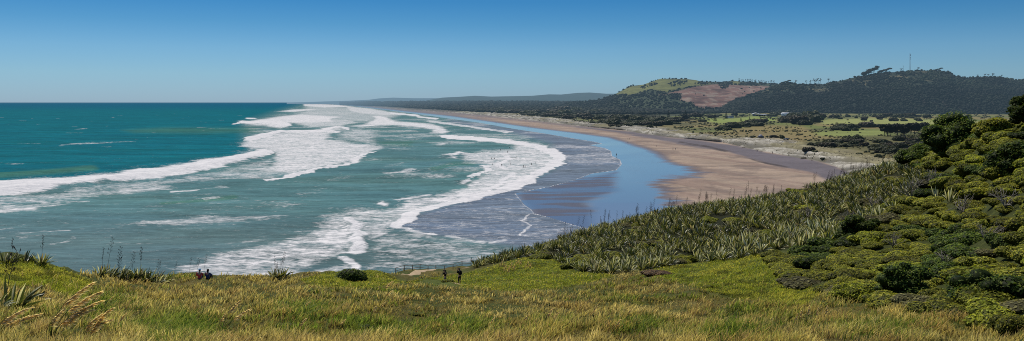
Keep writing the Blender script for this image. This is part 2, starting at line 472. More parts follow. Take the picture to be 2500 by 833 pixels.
    P([(1040, 405), (1110, 395), (1120, 402), (1060, 412)], .4, 4)
    # middle breakers
    P([(850, 279), (905, 287), (905, 293), (890, 302), (870, 300)], .25, 3)
    P([(890, 302), (910, 291), (905, 283), (930, 280), (970, 295), (1020, 299), (1060, 302), (1086, 313), (1102, 320), (1086, 328.5), (1050, 325), (1058, 318), (1010, 311), (960, 307), (905, 307)], .84, 2.2)
    P([(850, 308), (900, 302), (945, 308.5), (880, 311)], .85, 1.8)
    Ln([(955, 276.5), (1018, 282)], 2.6, .85); Ln([(1022, 285.5), (1064, 290)], 2.2, .8); Ln([(870, 268), (930, 272)], 2, .7); Ln([(1050, 296.5), (1110, 304), (1160, 312), (1200, 318), (1240, 323)], 3, .72)
    Ln([(900, 318), (960, 322)], 3, .5)
    P([(845, 312), (930, 318), (925, 326), (860, 336)], .62, 3)
    P([(1060, 353), (1080, 350), (1094, 352), (1085, 355)], .85, 1.5)
    P([(1078, 383), (1105, 377), (1122, 369), (1140, 379), (1118, 386.5)], 1.0, 1.8)
    P([(1110, 447), (1145, 438), (1142, 443), (1120, 449)], 1.0, 1.8)
    P([(1128, 455), (1142, 448), (1155, 453), (1140, 459)], .95, 2); P([(925, 500), (936, 493), (955, 501), (940, 504)], 1.0, 1.6)
    # inner surf round the point
    P([(1080, 333), (1150, 335), (1210, 339), (1280, 344), (1318, 347), (1340, 358), (1357, 372), (1352, 384), (1362, 390), (1367, 398), (1350, 409), (1318, 423), (1300, 438), (1250, 454), (1200, 469), (1150, 486), (1080, 502), (1030, 518), (1000, 529), (958, 553), (900, 583), (870, 560), (905, 520), (965, 505), (1000, 489), (1060, 475), (1110, 462), (1140, 445), (1175, 425), (1190, 402), (1130, 396), (1130, 378), (1175, 366), (1250, 362), (1240, 354), (1200, 347), (1150, 343)], .72, 4)
    Ln([(1090, 334), (1170, 339.5), (1250, 347), (1318, 358), (1345, 374)], 7, 1.02, 2.5)
    Ln([(1340, 366), (1359, 382), (1365, 398), (1345, 410), (1317, 423), (1299, 437), (1260, 450), (1200, 467), (1120, 490), (1030, 517), (1000, 528), (957, 552)], 9, 1.05, 3)
    Ln([(1195, 405), (1188, 415), (1160, 428), (1145, 432)], 4, .95, 2); Ln([(1250, 428), (1210, 452), (1180, 460), (1120, 478), (1055, 490)], 4, .95, 2)
    Ln([(1240, 382), (1228, 395), (1232, 410)], 4, .95, 2)
    P([(960, 490), (1048, 472), (1040, 479), (985, 492)], .95, 2.5)
    # near surf under the headland
    P([(420, 655), (560, 615), (660, 596), (740, 565), (795, 525), (860, 508), (960, 505), (985, 520), (955, 550), (905, 578), (884, 600), (890, 613), (850, 620), (800, 640), (720, 675), (600, 700), (480, 690)], .64, 7)
    Ln([(846, 540), (868, 570), (880, 600), (874, 612)], 5, .95, 8); Ln([(846, 626), (866, 642), (880, 660)], 4, .9, 6)
    P([(780, 560), (850, 545), (875, 590), (850, 615), (770, 600)], .8, 5)
    P([(650, 690), (740, 668), (860, 640), (880, 665), (880, 700), (650, 720)], .72, 6)
    P([(895, 585), (960, 556), (1060, 575), (1200, 590), (1255, 602), (1150, 645), (1000, 668), (890, 668), (885, 622)], .42, 6)
    P([(900, 582), (925, 562), (935, 560), (920, 580), (905, 590)], .9, 3)
    Ln([(958, 553), (1000, 563), (1050, 573)], 2, .7, 4); Ln([(1080, 578), (1130, 588), (1175, 592)], 2, .62, 6); Ln([(1195, 592), (1222, 587)], 2, .7, 4)
    Ln([(1258, 575), (1262, 560), (1290, 551), (1275, 540), (1300, 524)], 1.2, .7, 2)
    P([(700, 560), (790, 548), (800, 560), (740, 575)], .5, 5)
    P([(560, 590), (640, 575), (660, 583), (600, 600)], .45, 5)
    # thin backwash sheet
    thin = fill(PX, PY, [(1100, 300), (1250, 325), (1340, 350), (1372, 395), (1350, 412), (1300, 440), (1200, 470), (1030, 520), (965, 552), (1060, 575), (1250, 600), (1500, 640), (1700, 640), (1500, 560), (1540, 400), (1500, 345), (1300, 318), (1100, 292)], 8)
    thin = np.where(dE < 60, thin, thin)
    fo = np.maximum(fo, thin * (0.16 + .16 * sstep(430, 560, PY)))
    # old foam drifting over the whole surf zone
    surf = fill(PX, PY, [(735, 252), (670, 275), (590, 300), (600, 350), (560, 384), (450, 408), (200, 430), (-700, 480), (-700, 900), (2500, 900), (2500, 252)], 14)
    drift = fbm(X0 / 70, Y0 / 110, 63, 4)
    fo = np.maximum(fo, surf * (.15 + .33 * sstep(.44, .66, drift)) * (.75 + .25 * sstep(500, 330, PY)))
    # edge line of the swash
    on = ~land
    fo = np.maximum(fo, (.38 + .5 * fbm(X0 / 9, Y0 / 14, 66, 3)) * (1 - sstep(0.2, 1.7, dE)) * sstep(285, 345, PY) * on)
    # whitecaps offshore
    wc = fbm(X0 / 45, Y0 / 30, 77, 3)
    fo = np.maximum(fo, .5 * sstep(.78, .84, wc) * sstep(262, 290, PY) * (PX < 640))
    # water colour
    deep = np.array([.003, .112, .148]); far = np.array([.002, .085, .155]); lag = np.array([.074, .166, .180]); near = np.array([.082, .146, .160]); th = np.array([.110, .142, .195])
    t = fill(PX, PY, [(735, 252), (670, 275), (590, 300), (600, 350), (640, 372), (450, 410), (200, 440), (-700, 480), (-700, 900), (2500, 900), (2500, 252)], 10)[..., None]
    C = deep * (1 - t) + lag * t
    C = C + (far - C) * ((1 - t[..., 0]) * (1 - sstep(252, 275, PY)))[..., None]
    C = C + (near - C) * (t[..., 0] * sstep(480, 600, PY))[..., None]
    # green sandy tongues
    g = stroke(PX, PY, [(0, 428), (120, 420), (220, 412)], 8, 6) * .7 + fill(PX, PY, [(300, 318), (400, 312), (620, 312), (640, 322), (500, 326), (330, 324)], 6) * .55
    g = g + stroke(PX, PY, [(400, 497), (520, 486), (570, 480)], 4, 4) * .6 + fill(PX, PY, [(930, 348), (1010, 345), (1000, 358), (930, 352)], 4) * .5
    g = g + stroke(PX, PY, [(1060, 412), (1110, 400), (1150, 400)], 5, 4) * .5
    C = C + (np.array([.050, .150, .105]) - C) * np.clip(g, 0, 1)[..., None]
    C = C + (th - C) * thin[..., None] * .92
    # swell + breaker relief
    amp = sstep(0, 18, dE) * on * (1 - thin * .8)
    h = amp * (0.5 * np.sin((Y0 * .8 - X0 * .35) / 9 + 5 * fbm(X0 / 120, Y0 / 120, 3, 2)) + .35 * (fbm(X0 / 14, Y0 / 9, 8, 3) - .5) * 2) * .7
    def ridge(pts, w, hh):
        return hh * np.exp(-(seg_dist(PX, PY, pts) / w) ** 2)
    h = h + amp * np.maximum.reduce([
        ridge([(-700, 532), (-300, 494), (0, 469), (140, 456), (300, 437), (400, 425), (550, 397), (655, 375)], 6, 2.8),
        ridge([(600, 340), (684, 323)], 4, 2.2), ridge([(800, 318), (840, 314)], 3, 2.0), ridge([(640, 300), (700, 303)], 5, 2.5),
        ridge([(700, 430), (800, 407), (920, 372)], 3, 0.9), ridge([(1085, 382), (1138, 377)], 3.5, 1.5), ridge([(1110, 446), (1145, 440)], 2.5, 1.0),
        ridge([(1060, 353), (1094, 351)], 2, 1.2), ridge([(846, 540), (868, 570), (880, 600)], 6, 0.8)])
    h = h + amp * ridge([(0, 430), (120, 422), (220, 413)], 5, 1.2)
    h = h + (1 - sstep(5, 9, seg_dist(PX, PY, [(1359, 382), (1365, 398), (1317, 423), (1200, 467), (1030, 517), (957, 552)]))) * .25
    z = h
    Y = (CZ - 0) * F / (PY - HY); X = (PX - CX) / F * Y
    V = np.stack([X, Y, z], -1).reshape(-1, 3)
    keep = (~land) | (dE < 14)
    fq = grid_faces(len(py), len(px))
    fq = fq[keep.ravel()[fq].any(1)]
    fo = np.clip(fo, 0, 1.06)
    me = make_mesh('water', V, [fq[:, ::-1]], [M_SEA], True, C.reshape(-1, 3), {'foam': fo, 'thin': thin})
    tag(link('water', me), 'teal sea with white surf', None, None, 'structure')
build_sea()

# ------------------------------------------------------------------ shore: beach, dunes, plain
PLAIN = 8.0
def build_shore():
    px = np.arange(690, 3000, 3.0); py = rows_to(640)
    PX, PY = np.meshgrid(px, py)
    land = inside(PX, PY, LAND)
    dE, dF, dC = (seg_dist(PX, PY, c) for c in (EDGE, FOOT, CREST))
    footpoly = FOOT + [(3300, 1000), (3300, 249.6), (690, 249.6)]
    crestpoly = CREST + [(3300, 1000), (3300, 249.6), (690, 249.6)]
    inF = inside(PX, PY, footpoly); inC = inside(PX, PY, crestpoly)
    z = np.where(~land, -0.05 * np.minimum(dE, 30), 0)
    zb = 2.5 * dE / (dE + dF + 1e-6)
    z = np.where(land & ~inF, zb, z)
    q = dF / (dF + dC + 1e-6)
    z = np.where(inF & ~inC, 2.5 + (PLAIN - 2.5) * (1 - (1 - q) ** 1.6), z)
    z = np.where(inC, PLAIN, z)
    Y = (CZ - z) * F / (PY - HY); X = (PX - CX) / F * Y
    # dune hummocks
    hum = (fbm(X / 26, Y / 40, 31, 4) - .5)
    on = (inF * sstep(0, 4, dF) * (1 - .85 * inC * sstep(0, 14, dC)))
    rdg = fbm(X / 5 + Y / 45, Y / 70, 36, 3) - .5
    dzone = inF * sstep(0, 3, dF) * (1 - inC * sstep(0, 6, dC)) * (PX > 1180)
    z2 = z + hum * 3.2 * on + rdg * 6.0 * dzone + inC * (fbm(X / 90, Y / 90, 12, 3) - .5) * 2.0 * sstep(0, 6, dC) * (PY > 262)
    # colours
    C = np.zeros(PX.shape + (3,)); R = np.full(PX.shape, .9); T = np.zeros(PX.shape)
    st = fbm(X / 10 + Y / 40, Y / 200, 41, 4)       # long streaks along the beach
    sand = np.array([.33, .245, .178]); sand2 = np.array([.255, .178, .135]); grey = np.array([.135, .115, .120]); damp = np.array([.085, .068, .072]); wet_sheen = np.array([.205, .205, .195])
    C[:] = sand
    C += (sand2 - C) * sstep(.48, .62, st)[..., None] * .9
    C += (np.array([.19, .145, .115]) - C) * (sstep(.54, .66, fbm(X / 40, Y / 12, 46, 4)) * sstep(300, 350, PY))[..., None] * .55
    blot = fbm(X / 22, Y / 55, 47, 5)
    C += (np.array([.17, .125, .10]) - C) * (sstep(.58, .68, blot) * sstep(300, 350, PY))[..., None] * .6
    C += (np.array([.19, .155, .14]) - C) * (1 - sstep(268, 300, PY))[..., None] * .85  # far sand greyed: distance haze put into the colour
    gband = fill(PX + (blot - .5) * 30, PY + (st - .5) * 8, [(1000, 266), (1200, 284), (1400, 306), (1523, 319), (1632, 335), (1700, 341), (1795, 355), (1884, 374), (2011, 397), (2046, 410), (2200, 470), (2050, 450), (1988, 426), (1902, 406), (1861, 396), (1815, 381), (1772, 370), (1700, 360), (1600, 340), (1480, 320), (1350, 303), (1200, 287)], 2.5)
    C += (grey - C) * gband[..., None]
    wrack = stroke(PX, PY + (st - .5) * 8, [(1660, 347), (1715, 357), (1772, 369), (1830, 384), (1870, 398), (1920, 408)], 2.2, 2.0)
    C += (np.array([.07, .055, .05]) - C) * (wrack * sstep(.35, .6, fbm(X / 14, Y / 60, 52, 3)))[..., None]
    wob = (fbm(X / 30, Y / 45, 61, 4) - .5) * 2
    st2 = fbm(X / 55, Y / 9, 64, 4) - .5
    WET = [(700, 249.8), (850, 256.5), (1000, 273), (1100, 283.5), (1200, 297.5), (1300, 312), (1400, 324), (1488, 336), (1526, 348), (1575, 363), (1603, 374), (1629, 394), (1661, 407), (1696, 418), (1698, 427), (1661, 433), (1626, 440), (1598, 450), (1603, 467), (1632, 482), (1652, 500), (1670, 540), (1600, 620)]
    wetpoly = WET + [(600, 700), (600, 249.8)]
    wx = PX + wob * 14 * sstep(330, 420, PY) + (st - .5) * 40 * sstep(380, 430, PY) + st2 * 150 * sstep(375, 440, PY)
    dampm = fill(wx, PY + wob * 2, [(a + 14, b - 1.2) if b < 415 else (a + 30, b) for a, b in WET] + [(600, 700), (600, 249.8)], 3.5)
    wetm = fill(wx, PY + (st - .5) * 10 * sstep(320, 400, PY), wetpoly, 2.0 + 3.5 * sstep(310, 400, PY))
    C += (damp - C) * dampm[..., None] * .75
    R += (.55 - R) * dampm
    C += (wet_sheen - C) * wetm[..., None]  # pale base adds a painted sky reflection to the wet sand
    # dark, already draining sand beside the swash
    dr = fill(PX + wob * 26, PY + wob * 4, [(1250, 470), (1400, 440), (1460, 425), (1500, 418), (1505, 440), (1490, 470), (1440, 500), (1440, 560), (1300, 560)], 9)
    R += (.075 + .05 * np.clip(wob, 0, 1) - R) * wetm
    R += (.42 - R) * dr * (0.35 + .65 * sstep(-.10, .10, st2 + (wob * .06)))
    C += (np.array([.075, .062, .070]) - C) * (dr * .85)[..., None]
    # dunes and plain
    dune = np.array([.31, .285, .235]); dgr = np.array([.23, .20, .09]); straw = np.array([.20, .16, .058]); green = np.array([.125, .145, .034]); scrub = np.array([.045, .05, .024])
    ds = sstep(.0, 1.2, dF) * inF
    C += (dune * (.42 + .95 * sstep(-.16, .18, rdg)[..., None]) - C) * ds[..., None]  # lows darkened, ridge tops lightened: relief shading painted into the dune colour
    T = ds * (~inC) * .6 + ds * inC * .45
    C += (dgr - C) * (inF * sstep(.50, .60, fbm(X / 60, Y / 60, 71, 4)) * sstep(.3, .8, q + inC))[..., None] * .8
    pl = inC * sstep(0, 5, dC)
    gm = fbm(X / 160, Y / 260, 81, 4)
    rough_ = sstep(.52, .66, fbm(X / 45, Y / 80, 85, 5))[..., None]
    plain = straw + (green - straw) * sstep(.42, .58, gm)[..., None]
    plain = plain + (np.array([.075, .075, .030]) - plain) * rough_ * .8
    C += (plain - C) * pl[..., None]
    R = np.where(inF, .9, R)
    def zone(pts, c, k=1.0, soft=2.5):
        nonlocal C
        C += (np.array(c) - C) * (k * fill(PX + wob * 12, PY + wob * 1.5, pts, soft) * inF)[..., None]
    zone([(1745, 290), (1800, 288), (1850, 283), (1860, 290), (1800, 299), (1755, 302), (1700, 292)], (.21, .25, .055))
    zone([(1860, 288), (1895, 287), (1895, 296), (1865, 297)], (.20, .26, .05))
    zone([(2010, 292), (2130, 288), (2300, 292), (2400, 298), (2400, 312), (2200, 312), (2090, 305), (2010, 303)], (.25, .26, .075))
    zone([(1960, 325), (2090, 318), (2180, 318), (2150, 332), (2040, 334), (1960, 332)], (.20, .225, .06))
    zone([(1760, 322), (1850, 305), (1960, 308), (2000, 330), (1950, 345), (1850, 335)], (.23, .17, .065), .8, 5)
    zone([(1100, 262), (1500, 262), (1750, 272), (1700, 283), (1480, 290), (1400, 284), (1300, 275), (1150, 270)], scrub, .9)
    zone([(1480, 292), (1560, 286), (1700, 290), (1650, 303), (1590, 310), (1500, 306), (1440, 299)], scrub, .85)
    zone([(800, 250), (1130, 262), (1125, 273), (1109, 274.5), (1000, 267.5), (900, 258.5), (800, 252)], (.085, .07, .058), .9, 1.2)
    zone([(1960, 346), (2050, 336), (2285, 326), (2300, 388), (2150, 380), (2060, 366), (1975, 354)], (.10, .095, .034), .85, 4)
    T *= (1 - sstep(4, 25, dC) * inC)
    V = np.stack([X, Y, z2], -1).reshape(-1, 3)
    keep = land | (dE < 20)
    fq = grid_faces(len(py), len(px)); fq = fq[keep.ravel()[fq].any(1)]
    global SHORE; SHORE = (PX, PY, V.reshape(PX.shape + (3,)), inF & (dF > 1.0), inC)
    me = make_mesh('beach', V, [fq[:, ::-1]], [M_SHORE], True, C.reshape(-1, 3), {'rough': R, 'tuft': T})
    tag(link('beach', me), 'tan and wet sand beach with dunes and grassy plain behind', None, None, 'structure')
build_shore()

# ------------------------------------------------------------------ hills (ridge silhouettes surveyed with distances)
HILLS = {}
def lerp_pts(x, pts, k):
    p = np.array(pts, float); return np.interp(x, p[:, 0], p[:, k])

def build_hill(name, ridge, foot, colorf, px0, px1, step, nY, ease=1.0, rough=6.0, seed=0, back=1.5, label=None):
    px = np.arange(px0, px1 + .1, step)
    rpy, rY = lerp_pts(px, ridge, 1), lerp_pts(px, ridge, 2)
    fz, fY = lerp_pts(px, foot, 1), lerp_pts(px, foot, 2)
    t = np.concatenate([np.linspace(0, 1, nY), np.linspace(1.1, back, 5)])
    PXg, Tg = np.meshgrid(px, t)
    zr = CZ - (rpy - HY) / F * rY
    Yg = fY + (rY - fY) * Tg
    up = np.clip(Tg, 0, 1)
    Z = fz + (zr - fz) * (up ** ease) - np.clip(Tg - 1, 0, 9) * (zr - fz) * 1.2
    X = (PXg - CX) / F * Yg
    Z = Z + (fbm(X / 170, Yg / 170, seed, 4) - .5) * rough * 4 * np.sin(np.pi * np.clip(Tg, 0, 1)) ** .7
    PYg = HY + (CZ - Z) * F / Yg
    C = colorf(PXg, PYg, X, Yg)
    V = np.stack([X, Yg, Z], -1)
    HILLS[name] = (PXg, PYg, V)
    n = 'hills' if name != 'hills' else name
    me = make_mesh(n, V.reshape(-1, 3), [grid_faces(len(t), len(px))[:, ::-1]], [M_HILL], True, C.reshape(-1, 3))
    tag(link(n, me), label, None, None, 'structure')

DARK = np.array([.022, .032, .020])
def flat(c): return lambda PX, PY, X, Y: np.broadcast_to(np.array(c), PX.shape + (3,)).copy()
def far_c(PX, PY, X, Y):
    n = fbm(X / 700, Y / 700, 5, 4)[..., None]
    return np.array([.035, .05, .035]) + (np.array([.12, .13, .06]) - np.array([.035, .05, .035])) * sstep(.52, .62, n)
build_hill('range_far', [(700, 250.5, 26000), (745, 249.6, 26000), (790, 248, 25000), (850, 246.2, 24000), (900, 243.8, 22000), (925, 240.5, 21000), (960, 238.5, 20000), (1010, 240, 20000), (1060, 240, 19000), (1100, 240, 19000), (1300, 242, 19000)],
           [(700, 2, 24500), (900, 5, 19000), (1300, 5, 15000)], far_c, 700, 1300, 4, 14, 1.0, 4, 3, label='hazy blue coastal range far up the shore')
build_hill('range_mid', [(1040, 246, 11500), (1060, 242, 11500), (1080, 238.5, 11500), (1130, 236, 11000), (1160, 234, 11000), (1200, 236, 11000), (1250, 235, 11000), (1300, 234, 10500), (1340, 230.5, 10500), (1370, 231, 10500), (1410, 227, 10500), (1440, 226, 10500), (1480, 229, 10500), (1520, 229, 10500), (1640, 232, 10500)],
           [(1040, 8, 9000), (1640, 8, 8500)], flat((.03, .045, .03)), 1040, 1640, 3, 16, .9, 6, 9, label='dark blue wooded range behind the forest')
build_hill('forest_rise', [(830, 250, 18000), (900, 249.5, 13000), (1000, 249, 9500), (1200, 248.5, 7000), (1400, 249.5, 6000), (1560, 252, 5200), (1760, 262, 4600)],
           [(830, 8, 15000), (900, 8, 10500), (1000, 8, 6200), (1110, 8, 4400), (1200, 8, 3600), (1400, 8, 3100), (1560, 8, 2950), (1760, 8, 3300)], flat(DARK), 830, 1760, 4, 24, 1.1, 1.5, 14, label='low dark rise covered in forest behind the dunes')
GREEN = [[(1500, 230), (1540, 212), (1590, 201), (1612, 193), (1700, 195), (1735, 204), (1700, 210), (1650, 219), (1625, 225), (1590, 218), (1560, 227), (1545, 232)], [(1785, 200), (1800, 197), (1808, 206), (1790, 206)]]
CUT = [(1610, 233), (1640, 226), (1690, 213), (1740, 206), (1790, 208), (1880, 211), (1860, 222), (1820, 236), (1790, 250), (1770, 262), (1720, 264), (1696, 259), (1692, 250), (1660, 246), (1664, 230), (1640, 229)]
DARKS = [[(1630, 204), (1660, 196), (1680, 198), (1672, 208), (1640, 212)], [(1755, 206), (1775, 199), (1785, 204), (1770, 220), (1757, 214)], [(1615, 236), (1660, 228), (1664, 240), (1630, 242)], [(1690, 205), (1715, 198), (1730, 202), (1720, 208)], [(1560, 213), (1600, 202), (1605, 206), (1570, 218)]]
def hillA_c(PX, PY, X, Y):
    wob = (fbm(X / 60, Y / 60, 91, 3) - .5) * 10
    C = np.broadcast_to(np.array([.045, .055, .030]), PX.shape + (3,)).copy()
    for g in GREEN: C += (np.array([.15, .15, .045]) - C) * fill(PX + wob, PY + wob * .4, g, 2, .6)[..., None]
    C += (np.array([.215, .115, .085]) - C) * fill(PX + wob, PY + wob * .3, CUT, 2, .6)[..., None]
    n = fbm(X / 25, Y / 25, 33, 4)
    C *= (0.75 + .5 * n)[..., None]
    C += (np.array([.27, .20, .15]) - C) * (fill(PX, PY, CUT, 2, .6) * sstep(.53, .64, n))[..., None]
    C += (np.array([.10, .055, .045]) - C) * (fill(PX, PY, CUT, 2, .6) * sstep(.54, .66, fbm(X / 90, Y / 60, 38, 4)))[..., None] * .8
    return C
build_hill('hill_green', [(1380, 252, 4700), (1440, 246, 4700), (1470, 242, 4700), (1500, 231, 4700), (1520, 220, 4700), (1540, 210, 4700), (1570, 207, 4700), (1590, 200, 4700), (1612, 192.5, 4700), (1640, 192, 4700), (1680, 193.5, 4700), (1700, 196, 4700), (1715, 200, 4700), (1760, 201, 4700), (1790, 197.5, 4700), (1805, 199, 4700), (1900, 205, 4700), (2000, 207, 4700), (2200, 210, 4700)],
           [(1380, 8, 3900), (1500, 8, 3600), (1800, 8, 3500), (2200, 8, 3500)], hillA_c, 1380, 2200, 3, 46, .85, 6, 21, label='green topped hill with a reddish cleared slope')
def hillB_c(PX, PY, X, Y):
    n = fbm(X / 40, Y / 40, 35, 4)
    C = np.broadcast_to(np.array([.028, .036, .024]), PX.shape + (3,)).copy()
    z = fill(PX, PY, [(1800, 245), (1900, 205), (1960, 206), (2100, 183), (2300, 172), (2320, 190), (2200, 208), (2050, 215), (1930, 230), (1830, 240)], 8)
    C += (np.array([.16, .13, .07]) - C) * (z * sstep(.50, .62, n))[..., None] * .8
    return C
build_hill('hill_dark', [(1725, 272, 3700), (1760, 262, 3700), (1780, 252, 3750), (1800, 242, 3800), (1850, 225, 3900), (1880, 213, 3900), (1910, 205, 3900), (1930, 202, 3900), (1950, 206, 3900), (1970, 208, 3900), (2010, 206, 3900), (2050, 198, 3900), (2090, 188, 3900), (2120, 184, 3900), (2160, 177, 3900), (2200, 176, 3900), (2250, 172, 3900), (2290, 173, 3900), (2320, 176, 3900), (2332, 185, 3900), (2360, 190, 3900), (2400, 188, 3900), (2440, 188, 3900), (2480, 196, 3900), (2500, 195, 3900), (2600, 199, 3900), (3000, 225, 3900)],
           [(1725, 8, 3500), (1800, 8, 3420), (2000, 8, 3330), (2200, 8, 3250), (2350, 8, 3150), (3000, 8, 3000)], hillB_c, 1725, 3000, 4, 40, .85, 6, 27, label='long dark forested hill beyond the grassy plain')

# forest canopy: nobody could count it
def lumps(name, P, size, colors, label, sub=0, flatten=.85):
    V0, T0 = ICO[sub]; n = len(P); k = len(V0)
    rg = np.random.default_rng(5)
    J = 1 + (rg.random((n, k)) - .5) * .7
    S = np.stack([size, size, size * flatten], -1)
    a = rg.random(n) * 6.28
    R = np.stack([np.stack([np.cos(a), -np.sin(a)], -1), np.stack([np.sin(a), np.cos(a)], -1)], 1)
    B = V0[None] * J[..., None] * S[:, None]
    B[..., :2] = np.einsum('nij,nkj->nki', R, B[..., :2])
    V = (B + P[:, None]).reshape(-1, 3)
    T = (T0[None] + (np.arange(n) * k)[:, None, None]).reshape(-1, 3)
    sh = (0.55 + .45 * (V0[:, 2] + 1) / 2)
    C = (colors[:, None] * (0.85 + .3 * rg.random((n, k)))[..., None]).reshape(-1, 3)
    me = make_mesh(name, V, [T], [M_FOREST], True, C)
    tag(link(name, me), label, None, None, 'stuff')

def scatter_hill(key, n, maskf, rg):
    PXg, PYg, V = HILLS[key]
    nr, nc = PXg.shape
    i = rg.random(n) * (nr - 6); j = rg.random(n) * (nc - 1)
    i0 = i.astype(int); j0 = j.astype(int); fi = (i - i0)[:, None]; fj = (j - j0)[:, None]
    p = (V[i0, j0] * (1 - fj) + V[i0, j0 + 1] * fj) * (1 - fi) + (V[i0 + 1, j0] * (1 - fj) + V[i0 + 1, j0 + 1] * fj) * fi
    px = CX + p[:, 0] / p[:, 1] * F; py = HY + (CZ - p[:, 2]) / p[:, 1] * F
    k = rg.random(n) < maskf(px, py)
    return p[k], px[k], py[k]

def mA(px, py):
    m = np.ones(len(px))
    for g in GREEN: m = np.where(inside(px, py, g), .0, m)
    m = np.where(inside(px, py, CUT), .012, m)
    for g in DARKS: m = np.where(inside(px, py, g), 1, m)
    return m
def scatter_shore(n, maskf, rg):
    PX, PY, V, mF, mC = SHORE
    px = 1050 + rg.random(n) * 1400; py = 262 + rg.random(n) ** 1.2 * 130
    j = np.clip(np.round((px - PX[0, 0]) / 3).astype(int), 0, PX.shape[1] - 1); i = np.clip(np.searchsorted(PY[:, 0], py), 0, PX.shape[0] - 1)
    k = rg.random(n) < maskf(px, py, mF[i, j], mC[i, j], V[i, j])
    return V[i, j][k], mC[i, j][k]
rg = np.random.default_rng(11)
PA, pxa, pya = scatter_hill('hill_green', 8000, mA, rg)
PB, pxb, pyb = scatter_hill('hill_dark', 42000, lambda px, py: np.where((py < 232 - .0 * px) & (fbm(px / 26, py / 8, 3, 3) > .56) & inside(px, py, [(1790, 246), (1900, 203), (2100, 180), (2330, 170), (2340, 200), (2200, 214), (2050, 220), (1930, 236), (1830, 246)]), .12, 1.0), rg)
PC, pxc, pyc = scatter_hill('forest_rise', 11000, lambda px, py: np.ones(len(px)), rg)
def fcol(P, px, py):
    n = fbm(P[:, 0] / 120, P[:, 1] / 120, 15, 3); r = rg.random(len(P))
    a = np.array([.006, .011, .007]); b = np.array([.017, .022, .011]); br = np.array([.030, .024, .017])
    up = sstep(225, 190, py)[:, None] if px.min() > 1700 else 0; b = b * (1 + 1.6 * up)
    c = a + (b - a) * sstep(.38, .62, n * .85 + r * .15)[:, None]
    return c + (br - c) * (r > .86)[:, None] * .7
SA = 2.5 + 5 * rg.random(len(PA)) ** 2; SB = 1.8 + 5.0 * rg.random(len(PB)) ** 3; SC = 4.5 + 6 * rg.random(len(PC)) * np.clip(PC[:, 1] / 5000, 1, 2.5)
for nm, P, S, px, py, lab in (('forest', PA, SA, pxa, pya, 'dark forest patches on the green topped hill'), ('forest', PB, SB, pxb, pyb, 'dense dark forest covering the long hill'), ('forest', PC, SC, pxc, pyc, 'dark plantation forest behind the dunes')):
    lumps(nm, P + np.array([0, 0, 1.0]) + np.stack([0 * S, 0 * S, S * .3], -1), S, fcol(P, px, py), lab, 0, .72)

# low scrub and marram tussocks on plain and dunes: nobody could count them
def sm(px, py, f, c, v):
    nz = fbm(v[:, 0] / 55, v[:, 1] / 75, 85, 4)
    d = np.where(c, .04 + .75 * sstep(.50, .64, nz), .55 * sstep(.40, .6, fbm(v[:, 0] / 16, v[:, 1] / 22, 86, 3)))
    for g in ([(1745, 290), (1800, 288), (1850, 283), (1860, 290), (1800, 299), (1755, 302)], [(2010, 292), (2130, 288), (2300, 292), (2400, 298), (2400, 312), (2200, 312), (2090, 305), (2010, 303)], [(1960, 325), (2090, 318), (2180, 318), (2150, 332), (2040, 334), (1960, 332)]):
        d = np.where(inside(px, py, g), d * .06, d)
    return np.where(f, d, 0)
PS, cS = scatter_shore(26000, sm, np.random.default_rng(77))
rq = np.random.default_rng(78)
rs = rq.random(len(PS))
CS = np.where(cS[:, None], np.array([.060, .062, .028]) + rs[:, None] * np.array([.07, .055, .02]), np.array([.16, .135, .08]) + rs[:, None] * np.array([.16, .14, .09]))
SS = np.where(cS, .7 + 1.6 * rq.random(len(PS)), .35 + .6 * rq.random(len(PS))) * np.clip(PS[:, 1] / 1300, .7, 1.8)
lumps('scrub', PS + np.stack([0 * SS, 0 * SS, SS * .2], -1), SS, CS, 'low scrub and marram tussocks scattered over dunes and plain', 0, .8)

